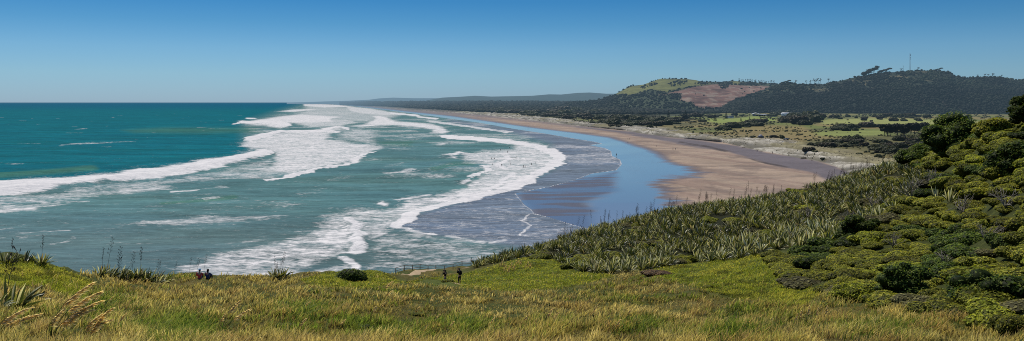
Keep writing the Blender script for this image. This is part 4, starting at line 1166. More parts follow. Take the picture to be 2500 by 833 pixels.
# marked single bushes
add_bush(dome_bush(501, DKGR, 2200, .05), 851, 86, 1.55, 2.0, 'dark round leafy bush on the grassy mound', None, .4)
add_bush(dome_bush(502, LIME, 900, .075), 1092, 99, .85, .75, 'small leafy shrub beside the standing photographers', None)
add_bush(dome_bush(503, [(.12, .08, .05), (.085, .055, .04), (.17, .12, .07)], 1100, .05), 1606, 90, 1.55, .75, 'brown half-dead low bush in the grass', None)
add_bush(dome_bush(504, GREY, 900, .05), 1460, 112, 1.2, .9, 'low olive bush where turf meets the flax', None)
for px, py in ((2135, 505), (2290, 455), (2165, 545)):
    Y, ok = hit(np.array([float(px)]), np.array([float(py)]))
    add_bush(random.choice(B_GREY), px, Y[0], 2.3, 1.8, 'brown-grey twiggy bush on the upper slope', 'twiggy bushes')

for px, py, sc_, m in ((1480, 795, .55, B_DARK), (1015, 768, .4, B_COPR), (700, 745, .7, B_DARK), (1120, 725, .6, B_COPR), (1560, 742, .5, B_COPR), (330, 790, .45, B_DARK), (1210, 790, .4, B_DARK), (880, 800, .4, B_DARK), (1725, 700, .5, B_COPR), (600, 760, .5, B_DARK), (1330, 745, .55, B_DARK), (1840, 780, .4, B_COPR), (760, 712, .7, B_DARK), (960, 712, .6, B_DARK)):
    Y, ok = hit(np.array([float(px)]), np.array([float(py)]))
    if ok[0]: o = add_bush(random.choice(m), px, Y[0], sc_, sc_ * .5, 'low dark weed patch sunk in the yellow grass', 'weed patches in the grass'); o.name = 'weed_patch'; o['category'] = 'weeds'
def dead_shrub(seed):
    rg = np.random.default_rng(seed); mb = MB()
    for k in range(13):
        a = rg.random() * 6.28; P = [np.array([0, 0, 0.])]; d = np.array([math.cos(a) * .7, math.sin(a) * .5, .6 + .6 * rg.random()])
        for m in range(5): P.append(P[-1] + d / np.linalg.norm(d) * .36); d = d + rg.normal(size=3) * .28 + np.array([.10, 0, 0])
        mb.tube(P, np.linspace(.045, .012, 6), 5, (.3, .27, .22))
        for m in (2, 3, 4):
            e = P[m] + (rg.normal(size=3) * .28 + np.array([.05, 0, .3])); mb.tube([P[m], (P[m] + e) / 2 + rg.normal(size=3) * .03, e], [.02, .014, .008], 4, (.3, .27, .22))
    return mb.mesh('dead_shrub', M_TWIG)
M_TWIG = mat_plain('grey_twig', (.27, .235, .19), .85, .1, .3, 8)
DS = [dead_shrub(540 + i) for i in range(3)]
for i, (px, py, sc_) in enumerate(((2225, 498, 1.5), (2272, 470, 1.3), (2130, 512, 1.1), (2350, 535, 1.1), (2070, 560, 1.0), (2410, 600, .8), (2180, 610, .8), (2455, 520, 1.0), (2310, 655, .6), (1970, 540, 1.1))):
    Y, ok = hit(np.array([float(px)]), np.array([float(py)]))
    o = link('dead_shrub', DS[i % 3], None, g1(px, Y[0]) + Vector((0, 0, .35 * sc_)), (0, 0, random.uniform(-1, 1)), (sc_,) * 3); tag(o, 'bare grey dead shrub with twigs showing through the bushes', 'dead shrub', 'dead shrubs on the slope')
# trees on the slope: trunk with limbs + crown
def leafy_tree(name, loc, h, r, cols, seed, label, group=None, nleaf=6500, size=.15, wind=.25, mat=None, trunkf=.35):
    rg = np.random.default_rng(seed)
    root = empty(name, loc, label, 'tree', group)
    cents = []; rads = []
    tb = MB()
    tb.tube([[0, 0, -.4], [wind * .2, 0, h * .2], [wind * .6, .1, h * .45], [wind * 1.2, .1, h * .75]], [.09 * h * .35, .07 * h * .35, .05 * h * .35, .02 * h * .35], 7, (.1, .075, .055))
    for k in range(26):
        a = k * 2.4 + rg.random(); rr = r * (.15 + .65 * rg.random()); zz = h * (trunkf * .6 + (.9 - trunkf * .6) * rg.random() * (1 - .5 * (rr / r) ** 2))
        c = np.array([math.cos(a) * rr + wind * zz / h * 1.5, math.sin(a) * rr * .85, zz])
        q = r * (.26 + .2 * rg.random()); cents.append(c); rads.append([q * 1.15, q, q * .75])
        tb.tube([[wind * .3, 0, h * .2], c * .5 + np.array([0, 0, h * .12]), c], [.012 * h, .009 * h, .004 * h], 5, (.1, .075, .055))
    link('trunk', tb.mesh('trunk', M_BARK), root)
    cb = MB()
    for c, q in zip(cents, rads): cb.blob(c, np.array(q) * .74, int(rg.integers(1e6)), .2, np.asarray(cols[0]) * .25, 1)  # crown cores coloured dark to stand for inner shade
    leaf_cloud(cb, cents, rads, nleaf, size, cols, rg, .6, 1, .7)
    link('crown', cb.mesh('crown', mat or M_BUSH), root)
    return root
leafy_tree('broadleaf_tree', g1(2318, 128), 6.0, 4.6, DKGR, 601, 'big dark rounded broadleaf tree on the slope above the plain')
leafy_tree('broadleaf_tree', g1(2512, 108), 4.7, 2.3, DKGR, 602, 'dark tree topping the slope at the highest skyline point')
leafy_tree('broadleaf_tree', g1(2425, 120), 2.1, 2.8, COPR, 603, 'low spreading olive tree between the two dark trees')
leafy_tree('broadleaf_tree', g1(2485, 84), 3.2, 3.0, DKGR, 604, 'dark shaded tree below the skyline tree', trunkf=.2)
leafy_tree('broadleaf_tree', g1(2240, 148), 3.4, 3.2, DKGR, 605, 'small dark tree beside the big rounded broadleaf tree')
leafy_tree('broadleaf_tree', g1(2090, 88), 2.9, 2.0, DKGR, 606, 'small dark tree between flax and clipped bushes', trunkf=.2, size=.11)
leafy_tree('broadleaf_tree', g1(2205, 47), 1.9, 1.5, DKGR, 607, 'dark rounded bush-tree at the foot of the thicket', trunkf=.2, size=.06, nleaf=4200)
leafy_tree('broadleaf_tree', g1(2390, 42), 1.5, 1.7, DKGR, 608, 'dark green leafy thicket tree beside the long grass', trunkf=.2, size=.055, nleaf=4200)

# past three hundred bushes the smaller, farther ones are one mass
bl = [o for o in COL.objects if o.get('category') == 'bush' and o.get('group')]
bl.sort(key=lambda o: -max(o.scale) / max(1.0, (Vector((0, 0, CZ)) - o.location).length))
mb = MB()
for o in bl[280:]:
    me = o.data; nv = len(me.vertices)
    V = np.empty(nv * 3, np.float32); me.vertices.foreach_get('co', V)
    cl = np.empty(nv * 4, np.float32); me.attributes['Col'].data.foreach_get('color', cl)
    M = np.array(o.matrix_basis); V = V.reshape(-1, 3) @ M[:3, :3].T + M[:3, 3]
    li = np.empty(len(me.loops), np.int32); me.loops.foreach_get('vertex_index', li)
    ls = np.empty(len(me.polygons), np.int32); me.polygons.foreach_get('loop_start', ls); lt = np.diff(np.append(ls, len(li)))
    q = li[ls[lt == 4][:, None] + np.arange(4)]; t = li[ls[lt == 3][:, None] + np.arange(3)]
    mb.add(V, q, t, cl.reshape(-1, 4)[:, :3] * random.uniform(.7, 1.3)); bpy.data.objects.remove(o)
tag(link('bush_cover', mb.mesh('bush_cover', M_BUSH)), 'smaller bushes filling the flax and upper slope', None, None, 'stuff')

# scrub over the part of the slope behind the crest, one mass
rz_ = np.random.default_rng(61); cb = MB(); cc_ = []; rr_ = []
while len(cc_) < 420:
    px_ = 2150 + rz_.random() * 1800; Y_ = 26 + rz_.random() * 120
    i_ = int(np.clip(np.searchsorted(HLY, math.log(Y_)), 0, len(HLY) - 1)); j_ = int(np.clip((px_ - HPX[0]) / 7, 0, len(HPX) - 1))
    if px_ < 2620 and (GP[i_, j_] <= GM[i_, j_] + 14 or Y_ < 105): continue
    q_ = .9 + 1.1 * rz_.random(); p_ = g1(px_, Y_); cc_.append([p_.x, p_.y, p_.z + .1]); rr_.append([q_ * 1.2, q_, q_ * .6])
for c_, r_ in zip(cc_, rr_): cb.blob(c_, np.array(r_) * .85, int(rz_.integers(1e6)), .15, (.02, .025, .006), 1)  # dark cores stand for shade inside the scrub
leaf_cloud(cb, cc_, rr_, 90000, .10, COPR + DKGR, rz_, .7, 1, .8)
tag(link('scrub_cover', cb.mesh('scrub_cover', M_BUSH)), 'olive scrub cover on the slope beyond the crest', None, None, 'stuff')

# ------------------------------------------------------------------ shrubs and trees of the plain
def plain_shrub(seed, cols, n=420, size=.16):
    rg = np.random.default_rng(seed); mb = MB()
    cents = [[0, 0, .3]]; rads = [[.7, .65, .5]]
    for k in range(6):
        a = rg.random() * 6.283; q = .25 + .25 * rg.random(); cents.append([math.cos(a) * .6, math.sin(a) * .5, .2 + .3 * rg.random()]); rads.append([q * 1.2, q, q * .9])
    for c, r in zip(cents, rads): mb.blob(c, np.array(r) * .85, int(rg.integers(1e6)), .25, np.asarray(cols[0]) * .45, 1)  # darker core: painted shade inside the shrub
    leaf_cloud(mb, cents, rads, n, size, cols, rg, .6, 1, .8)
    return mb.mesh('shrub', M_SHRUB)
SCR = [(.072, .080, .032), (.105, .105, .045), (.046, .056, .024)]
SCB = [(.075, .064, .038), (.10, .082, .046), (.052, .048, .026)]
SH = [plain_shrub(700 + i, SCR) for i in range(4)] + [plain_shrub(710 + i, SCB) for i in range(2)]
def shore_at(px, py):
    PX, PY, V, mF, mC = SHORE
    j = int(np.clip(round((px - PX[0, 0]) / 3), 0, PX.shape[1] - 1)); i = int(np.clip(np.searchsorted(PY[:, 0], py), 0, PX.shape[0] - 1))
    return V[i, j].copy()
def shrub_at(px, py, wpx, hpx, label, group, me=None):
    p = shore_at(px, py); s = p[1] / F
    o = link('shrub', me or random.choice(SH), None, p - np.array([0, 0, .4]), (0, 0, random.uniform(-.4, .4)), (wpx * .5 * s, max(wpx * .4, hpx * .7) * s, hpx * s * random.uniform(.8, 1.7)))
    return tag(o, label, 'shrub', group)
def shrub_zone(poly, n, w, h, label, group, seed):
    rg = np.random.default_rng(seed); c = 0
    xs = [p[0] for p in poly]; ys = [p[1] for p in poly]
    while c < n:
        px = min(xs) + rg.random() * (max(xs) - min(xs)); py = min(ys) + rg.random() * (max(ys) - min(ys))
        if not inside(np.array([px]), np.array([py]), poly)[0]: continue
        k = .6 + .9 * rg.random()
        shrub_at(px, py, w * k, h * k * (.8 + .4 * rg.random()), label, group); c += 1
shrub_zone([(1440, 300), (1500, 290), (1580, 287), (1700, 291), (1725, 299), (1650, 304), (1595, 312), (1500, 308)], 84, 26, 8, 'dark scrub bush in the wide belt behind the dune', 'scrub belt behind the dune', 1)
shrub_zone([(1735, 314), (1790, 302), (1862, 300), (1850, 308), (1765, 319)], 22, 26, 8, 'dark scrub bush in the sloping clump by the golf green', 'sloping scrub clump', 2)
shrub_zone([(1892, 302), (1930, 290), (1998, 289), (2010, 300), (1960, 306)], 20, 30, 13, 'dark tall scrub bush beside the club building', 'tall scrub beside the club', 3)
shrub_zone([(2010, 316), (2060, 308), (2090, 312), (2088, 320), (2040, 320)], 11, 24, 10, 'dark bush in the hollow of the plain', 'bushes in the hollow', 4)
shrub_zone([(1965, 358), (2000, 346), (2060, 340), (2125, 345), (2115, 360), (2000, 360)], 34, 28, 8, 'olive bush on the grass behind the marram dune', 'bushes behind the marram dune', 5)
shrub_zone([(2125, 372), (2150, 345), (2260, 338), (2290, 350), (2240, 375), (2170, 380)], 44, 28, 9, 'dark bush under the windswept trees', 'bushes under the windswept trees', 6)
shrub_zone([(2020, 290), (2100, 284), (2350, 284), (2380, 296), (2250, 297), (2100, 296)], 34, 13, 6, 'small round bush dotted over the far pasture', 'dotted bushes on the pasture', 7)
shrub_zone([(2090, 312), (2130, 304), (2160, 304), (2160, 314)], 8, 24, 9, 'dark bush beside the pale fairway', 'bushes by the fairway', 8)
shrub_zone([(1120, 272), (1220, 276), (1330, 286), (1420, 293), (1480, 292), (1400, 283), (1250, 270), (1140, 268)], 30, 22, 6, 'low scrub patch on the dune tops', 'scrub on the dune tops', 9)
shrub_zone([(1180, 276), (1300, 270), (1480, 274), (1620, 282), (1480, 292), (1390, 291), (1290, 281)], 60, 30, 7, 'dark scrub in front of the plantation edge', 'scrub before the plantation', 10)
shrub_zone([(1640, 283), (1900, 279), (2040, 284), (2350, 283), (2350, 287), (2040, 290), (1900, 284), (1700, 289)], 40, 20, 6, 'bush in the line along the foot of the hill', 'bushes at the hill foot', 11)
for px, py, w, h in ((1838, 334, 15, 8), (1890, 337, 26, 10), (1912, 340, 14, 8), (1966, 384, 20, 6), (2010, 388, 14, 5), (1975, 372, 30, 11), (2145, 381, 22, 9), (2100, 376, 20, 7), (1990, 372, 16, 6)):
    shrub_at(px, py, w, h, 'single bush standing on the dune grass', 'single dune bushes')

def windswept(seed, lean=1.0):
    """crown pressed into a wedge by the sea wind; unit height"""
    rg = np.random.default_rng(seed); tb = MB(); cb = MB(); cents = []; rads = []
    for k in range(3):
        x = (k - 1) * .28
        tb.tube([[x, 0, -.05], [x + .05, .02, .22], [x + .16 * lean, 0, .48], [x + .3 * lean, 0, .68]], [.035, .028, .02, .01], 5, (.07, .055, .045))
    for k in range(24):
        t = rg.random(); x = -.85 + 1.7 * t
        z = (.14 + .70 * t + (rg.random() - .5) * .14) if lean > .9 else (.26 + .46 * rg.random() + .2 * t * lean)
        q = .12 + .13 * rg.random(); cents.append([x, (rg.random() - .5) * .6, z]); rads.append([q * 1.5, q * 1.2, q * .75])
        tb.tube([[x * .3, 0, .25], [x * .7, 0, z - .08], [x, 0, z]], [.014, .01, .006], 4, (.07, .055, .045))
    for c, r in zip(cents, rads): cb.blob(c, np.array(r) * .8, int(rg.integers(1e6)), .3, (.018, .022, .013), 1)  # near-black cores paint the shade inside the crown
    leaf_cloud(cb, cents, rads, 420, .075, [(.035, .042, .022), (.05, .045, .03), (.026, .032, .018)], rg, .5, 1, .75)
    return tb.mesh('trunk', M_BARK_F), cb.mesh('crown', M_TREE)
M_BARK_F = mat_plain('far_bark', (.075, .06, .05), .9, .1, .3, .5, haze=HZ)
WS = [windswept(800 + i) for i in range(3)] + [windswept(810, .35), windswept(811, .25)]
def tree_at(name, parts, base, h, label, group=None, wx=1.0, rz=0.0):
    r = empty(name, base, label, 'tree', group, rz); r.scale = (h * wx, h * wx, h)
    link('trunk', parts[0], r); link('crown', parts[1], r); return r
def plainp(px, py): return shore_at(px, py) - np.array([0, 0, .3])
for i, (px, py, hp, wx, lab) in enumerate(((2165, 333, 36, .8, 'leaning windswept dark tree nearest the dunes on the plain'), (2200, 331, 36, .85, 'middle windswept dark tree of the clump on the plain'), (2232, 328, 34, .9, 'spreading windswept tree beside the headland slope'))):
    p = plainp(px, py); tree_at('windswept_tree', WS[3 + i % 2], p, hp * p[1] / F, lab, None, wx)

def norfolk(seed):
    rg = np.random.default_rng(seed); tb = MB(); cb = MB()
    tb.tube([[0, 0, -.03], [0, 0, .5], [0, 0, 1.0]], [.022, .014, .004], 5, (.07, .055, .045))
    for k in range(11):
        t = .10 + .86 * k / 10; R = .30 * (1 - t) ** .8 + .02
        for m in range(8):
            a = m * .785 + k * .4 + rg.random() * .3; L = R * (.75 + .45 * rg.random())
            d = np.array([math.cos(a), math.sin(a), 0]); s = np.array([-d[1], d[0], 0]) * L * .42
            p0 = np.array([0, 0, t]); p1 = p0 + d * L + np.array([0, 0, -.02 - .02 * rg.random()])
            pm = (p0 + p1) / 2 + np.array([0, 0, .012])
            c = np.array([.022, .034, .020]) * (.7 + .8 * rg.random())
            cb.add([p0, pm - s, p1, pm + s, pm + np.array([0, 0, .035]), pm - np.array([0, 0, .03])], [[0, 1, 2, 3]], [[0, 4, 2], [0, 2, 5]], c)
    return tb.mesh('trunk', M_BARK_F), cb.mesh('crown', M_TREE)
NF = [norfolk(830 + i) for i in range(4)]
for i, (px, t, b) in enumerate(((1675, 268, 291), (1667, 275, 291), (1632, 268, 290), (1746, 277, 296), (1710, 279, 294), (1699, 278, 291), (1772, 270, 289), (1798, 273, 287), (1544, 270, 284), (1459, 272, 289), (1450, 278, 289), (1432, 267, 277), (1810, 286, 296), (1829, 285, 296), (1856, 283, 295), (1384, 273, 283), (1610, 276, 290), (1650, 279, 291))):
    p = plainp(px, b); tree_at('norfolk_pine', NF[i % 4], p, (b - t) * p[1] / F, 'dark conical pine standing on the coastal plain', 'conical pines on the plain', 1.0, random.uniform(0, 6))

def ridge_p(px, dy=0.0, key='hill_dark'):
    PXg, PYg, V = HILLS[key]; j = int(np.argmin(np.abs(PXg[0] - px))); i = int(np.argmin(PYg[:, j]))
    return V[i, j] + np.array([(px - PXg[0, j]) / F * V[i, j][1], 0, -1.5])
def umbrella_tree(seed, bare=.6):
    rg = np.random.default_rng(seed); tb = MB(); cb = MB(); lean = (rg.random() - .5) * .15
    tb.tube([[0, 0, -.08], [lean * .4, 0, .4], [lean, 0, .92]], [.035, .026, .012], 5, (.07, .055, .045))
    cents = []; rads = []
    for k in range(6):
        a = rg.random() * 6.28; rr = .05 + .12 * rg.random(); z = bare + (1 - bare) * rg.random()
        cents.append([lean * z + math.cos(a) * rr, math.sin(a) * rr, z]); rads.append([.07 + .06 * rg.random(), .09, .05 + .07 * rg.random()])
        tb.tube([[lean * .7, 0, z - .12], cents[-1]], [.012, .006], 4, (.07, .055, .045))
    leaf_cloud(cb, cents, rads, 90, .05, [(.035, .042, .024), (.05, .05, .03)], rg, .5, 1, .3)
    return tb.mesh('trunk', M_BARK_F), cb.mesh('crown', M_TREE)
UM = [umbrella_tree(850 + i) for i in range(4)] + [umbrella_tree(860, .45), umbrella_tree(861, .4)]
for i, (px, hp) in enumerate(((1969, 14), (1978, 15), (1988, 17), (1992, 16), (1998, 19), (2002, 18), (2023, 15))):
    p = ridge_p(px); tree_at('bare_pine', UM[i % 4], p, hp * .85 * p[1] / F, 'bare-trunked pine standing up from the saddle of the dark ridge', 'bare pines on the saddle', 1.15)
for i, (px, hp, lab) in enumerate(((1941, 13, 'small tree at the end of the low reddish ridge'), (2199, 14, 'bushy tree beside the mast on the summit'), (2240, 13, 'round-topped tree past the mast on the summit'), (2404, 12, None), (2422, 14, None), (2412, 11, None), (2385, 10, None), (2445, 10, None))):
    p = ridge_p(px); tree_at('ridge_tree', UM[4 + i % 2], p, hp * .8 * p[1] / F, lab or 'small open-crowned tree on the skyline of the lower ridge', None if lab else 'skyline trees on the lower ridge', 1.9)
p = ridge_p(2126); tree_at('windswept_tree', WS[0], p, 23 * p[1] / F, 'big wedge-shaped windswept tree on the ridge before the mast', None, .95)
for px, h, lab in ((2160, 13, 'windswept tree just past the wedge-shaped tree on the ridge'), (1918, 10, 'windswept tree on the low reddish ridge'), (2290, 9, 'windswept tree at the far end of the summit')):
    p = ridge_p(px); tree_at('windswept_tree', WS[1 + px % 2], p, h * p[1] / F, lab, None, 1.3)
for i in range(20):
    p = ridge_p(1806 + i * 4.4 + random.uniform(-1, 1), key='hill_green'); tree_at('pine_tree', UM[i % 6], p, random.uniform(6, 9.5) * p[1] / F, 'tiny pine in the row on the far hilltop', 'pine row on the far hilltop', 1.3)

# ------------------------------------------------------------------ masts, buildings, cars
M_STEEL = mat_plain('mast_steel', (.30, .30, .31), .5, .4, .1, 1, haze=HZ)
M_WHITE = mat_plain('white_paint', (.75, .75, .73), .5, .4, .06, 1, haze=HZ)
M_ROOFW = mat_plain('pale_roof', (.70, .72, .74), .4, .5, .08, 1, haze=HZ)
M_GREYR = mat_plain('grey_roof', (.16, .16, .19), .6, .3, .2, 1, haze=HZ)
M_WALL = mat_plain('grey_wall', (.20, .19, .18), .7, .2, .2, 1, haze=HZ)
M_GLASS = mat_plain('dark_glass', (.02, .025, .03), .1, .6, .1, 1)
M_TYRE = mat_plain('tyre', (.02, .02, .02), .8, .2, .1, 1)

def mast(px, hp, label, drums):
    p = ridge_p(px); h = hp * p[1] / F
    r = empty('radio_mast', p, label, 'mast')
    mb = MB(); w = h * .010
    for sx, sy in ((-1, -1), (1, -1), (0, 1)): mb.tube([[sx * w * 2, sy * w * 2, 0], [sx * w, sy * w, h]], [w * .55, w * .45], 5)
    k = 0
    while k < 18:
        z = h * k / 18; z2 = h * (k + 1) / 18
        for a, b in (((-1, -1), (1, -1)), ((1, -1), (0, 1)), ((0, 1), (-1, -1))): mb.tube([[a[0] * w * 1.5, a[1] * w * 1.5, z], [b[0] * w * 1.5, b[1] * w * 1.5, z2]], w * .25, 4)
        k += 1
    link('lattice', mb.mesh('lattice', M_STEEL), r)
    for f in drums:
        d = MB(); d.tube([[0, -w * 4, h * f], [0, -w * 2.2, h * f]], [w * 2.6, w * 2.0], 10); d.tube([[0, -w * 2.2, h * f], [0, 0, h * f]], w * .5, 5)
        link('antenna', d.mesh('antenna', M_STEEL), r)
    t = MB(); t.tube([[0, 0, h * .98], [0, 0, h * 1.06]], w * .35, 5); link('lightning_rod', t.mesh('lightning_rod', M_STEEL), r)
mast(2221.5, 44, 'tall lattice radio mast on the hill summit', (.97, .9, .80, .70))
mast(2205.5, 16, 'short mast beside the tall radio mast', (.85,))

def club(px, py):
    p = plainp(px, py); s = p[1] / F
    r = empty('club_building', p, 'long low club building with a sweeping white roof', 'building', None, -.25)
    L, D, H = 44 * s, 9 * s, 5.5 * s
    w = MB(); w.box((0, 0, H * .35), (L, D, H * .7)); w.box((-L * .42, 0, H * .5), (L * .16, D * .9, H * .98)); link('wall', w.mesh('wall', M_WALL), r)
    xs = np.linspace(-.56, .56, 15); zz = H * (.74 + 1.1 * np.exp(-((xs + .33) / .16) ** 2) * .6)
    V = []
    for x, z in zip(xs, zz): V += [[x * L, -D * .62, z], [x * L, D * .62, z + H * .12], [x * L, -D * .62, z - .4], [x * L, D * .62, z + H * .12 - .4]]
    q = []
    for i in range(14):
        a = 4 * i; b = a + 4; q += [[a, b, b + 1, a + 1], [a + 2, a + 3, b + 3, b + 2], [a, a + 2, b + 2, b], [a + 1, b + 1, b + 3, a + 3]]
    link('roof', make_mesh('roof', V, [q], [M_ROOFW], False), r)
    for i in range(6):
        f = MB(); x = -L * .25 + i * L * .135; f.box((x, -D * .5 - .06, H * .38), (L * .10, .1, H * .36)); link('window', f.mesh('window', M_GLASS), r)
    c = MB(); c.box((L * .2, 0, H * 1.0), (L * .03, D * .14, H * .3)); link('chimney', c.mesh('chimney', M_WALL), r)
club(1861, 283)

def shed(px, py, wpx, label, roofm, rz=0.0):
    p = plainp(px, py); s = p[1] / F
    r = empty('shed', p, label, 'shed', None, rz); L = wpx * s; D = L * .5; H = L * .26
    w = MB(); w.box((0, 0, H * .5), (L, D, H)); link('wall', w.mesh('wall', M_WHITE), r)
    V = [[-L * .56, -D * .6, H * .95], [L * .56, -D * .6, H * .95], [L * .56, D * .6, H * .95], [-L * .56, D * .6, H * .95], [-L * .56, 0, H * 1.6], [L * .56, 0, H * 1.6]]
    link('roof', make_mesh('roof', V, [[[0, 1, 5, 4], [2, 3, 4, 5], [3, 2, 1, 0]], [[0, 4, 3], [1, 2, 5]]], [roofm], False), r)
    d = MB(); d.box((L * .1, -D * .5 - .04, H * .4), (L * .16, .06, H * .8)); link('door', d.mesh('door', M_WALL), r)
shed(1783, 288.5, 16, 'small white shed beside the conical pines', M_GREYR)
shed(1921, 284, 22, 'pale roofed shed behind the tall scrub', M_ROOFW, .2)

def lookout(px, py):
    p = shore_at(px, py); s = p[1] / F
    r = empty('lookout_hut', p, 'small surf lookout hut with steep grey roof and ladder legs on the dune', 'hut', None, -.2)
    W_, H = 15 * s, 15 * s
    w = MB(); w.box((0, 0, H * .50), (W_ * .62, W_ * .62, H * .30)); link('wall', w.mesh('wall', M_GREYR), r)
    V = [[-W_ * .5, -W_ * .45, H * .62], [W_ * .5, -W_ * .45, H * .62], [W_ * .5, W_ * .45, H * .62], [-W_ * .5, W_ * .45, H * .62], [-.12 * W_, 0, H * 1.05], [.12 * W_, 0, H * 1.05]]
    link('roof', make_mesh('roof', V, [[[0, 1, 5, 4], [2, 3, 4, 5], [3, 2, 1, 0]], [[0, 4, 3], [1, 2, 5]]], [M_GREYR], False), r)
    f = MB(); f.box((0, -W_ * .31 - .05, H * .53), (W_ * .4, .06, H * .12)); link('window', f.mesh('window', M_GLASS), r)
    for sx, sy in ((-1, -1), (1, -1), (1, 1), (-1, 1)):
        l = MB(); l.tube([[sx * W_ * .28, sy * W_ * .28, -1.0], [sx * W_ * .28, sy * W_ * .28, H * .36]], .14, 6); link('leg', l.mesh('leg', M_WOOD), r)
    l = MB()
    for k in (-1, 1): l.tube([[W_ * .05 + k * .45, -W_ * .75, -.6], [W_ * .0 + k * .45, -W_ * .3, H * .38]], .13, 5)
    for k in range(7): f_ = k / 6; l.tube([[W_ * .05 - .45, -W_ * .75 + f_ * W_ * .45, -.6 + f_ * (H * .38 + .6)], [W_ * .05 + .45, -W_ * .75 + f_ * W_ * .45, -.6 + f_ * (H * .38 + .6)]], .07, 4)
    link('ladder', l.mesh('ladder', M_WHITE), r)
lookout(1857, 341)

def make_car(paint, label, group=None):
    r = empty('parked_car', (0, 0, 0), label, 'car', group)
    prof = [(-2.15, .35), (-2.2, .75), (-1.95, .98), (-1.3, 1.02), (-.7, 1.45), (.75, 1.50), (1.55, 1.08), (2.1, .95), (2.2, .5), (2.12, .35)]
    V = []
    for sy, k in ((-.86, 1), (.86, 1)):
        for x, z in prof: V.append([x, sy * (.82 if z > 1.2 else 1.0), z])
    n = len(prof)
    q = [[i, (i + 1) % n, n + (i + 1) % n, n + i] for i in range(n)]
    me = make_mesh('body', V, [q, [list(range(n))[::-1]], [list(range(n, 2 * n))]], [paint]); link('body', me, r)
    g = MB()
    for sy in (-1, 1): g.add([[-1.05, sy * .80, 1.05], [1.25, sy * .80, 1.08], [.70, sy * .735, 1.42], [-.68, sy * .735, 1.40]], [[0, 1, 2, 3] if sy < 0 else [3, 2, 1, 0]])
    link('side_window', g.mesh('side_window', M_GLASS), r, (0, 0, 0), (0, 0, 0), (1, 1.06, 1))
    ws = MB(); ws.add([[-1.28, -.7, 1.06], [-1.28, .7, 1.06], [-.74, .62, 1.46], [-.74, -.62, 1.46]], [[0, 1, 2, 3]]); link('windscreen', ws.mesh('windscreen', M_GLASS), r, (-.03, 0, .02))
    for x in (-1.35, 1.35):
        for sy in (-1, 1):
            w = MB(); w.tube([[x, sy * .72, .33], [x, sy * .92, .33]], .33, 12); wo = link('wheel', w.mesh('wheel', M_TYRE), r)
            h = MB(); h.tube([[x, sy * .90, .33], [x, sy * .935, .33]], .19, 10); link('rim', h.mesh('rim', M_STEEL), wo)
    for sy in (-1, 1):
        h = MB(); h.box((-2.17, sy * .6, .78), (.08, .3, .14)); link('headlight', h.mesh('headlight', M_ROOFW), r)
    return r
P_WHITE = mat_plain('white_car_paint', (.72, .73, .74), .3, .5, .03, 1); P_BLUE = mat_plain('blue_car_paint', (.05, .10, .20), .3, .5, .05, 1); P_SILV = mat_plain('silver_car_paint', (.42, .43, .45), .3, .5, .05, 1)
def dune_top(px, py, z): return shore_at(px, py)
car = make_car(P_WHITE, 'white car parked on the dune top beside the lookout hut'); car.location = dune_top(1912, 346.5, 7.9); car.rotation_euler = (0, 0, .3); car.scale = (1.25, 1.25, 1.25)
car2 = make_car(P_BLUE, 'dark blue car parked just behind the white car on the dune'); car2.location = dune_top(1919, 343, 7.9); car2.rotation_euler = (0, 0, -.3); car2.scale = (1.25, 1.25, 1.25)
car3 = make_car(P_SILV, 'silver car in the club car park', 'cars parked at the club'); car3.location = plainp(1884, 285); car3.rotation_euler = (0, 0, .2)
for i, (px, py) in enumerate(((1889, 285.5), (1893, 286.2), (1898, 286.5), (1903, 287.2), (1886, 283.6))):
    copy_thing(car3, plainp(px, py), random.uniform(-.4, .4))

# driftwood on the upper beach
for i, (px, py, L) in enumerate(((1962, 388.5, 6), (1858, 371.5, 3.5), (1815, 361, 4), (1984, 392, 3))):
    p = onz(px, py, 2.5); mb = MB(); mb.tube([[-L / 2, 0, .1], [-L / 6, .1, .22], [L / 4, -.05, .2], [L / 2, .1, .35]], [.18, .26, .22, .1], 7, (.3, .27, .22)); mb.tube([[L * .1, 0, .2], [L * .2, .1, .8]], [.1, .04], 5, (.3, .27, .22))
    o = link('driftwood_log', mb.mesh('driftwood_log', M_WOOD), None, p, (0, 0, random.uniform(-.3, .3))); tag(o, 'driftwood log lying at the foot of the dune', 'driftwood', 'driftwood along the dune foot')

# ------------------------------------------------------------------ fence by the path
def fence():
    r = empty('path_fence', g1(1065, 136), 'weathered wooden post and rail fence along the cliff path', 'fence')
    o = np.array(r.location)
    fp = [(966, 126), (987, 128.5), (1007, 131), (1025.5, 134), (1045, 137), (1064, 140), (1085, 143), (1106, 146), (1128, 149), (1150, 151)]
    tops = []
    for px, Y in fp:
        p = np.array(g1(px, Y)); h = .85
        m = MB(); m.tube([p - o - [0, 0, .3], p - o + [0, 0, h]], [.06, .055], 8); link('post', m.mesh('post', M_WOOD), r); tops.append(p - o + [0, 0, h - .02])
    for zz, nm in ((.0, 'top_rail'), (-.42, 'lower_rail')):
        m = MB(); T = np.array(tops) + [0, -.08, zz]
        m.tube(T, .038, 6); link('rail', m.mesh('rail', M_WOOD), r)
fence()

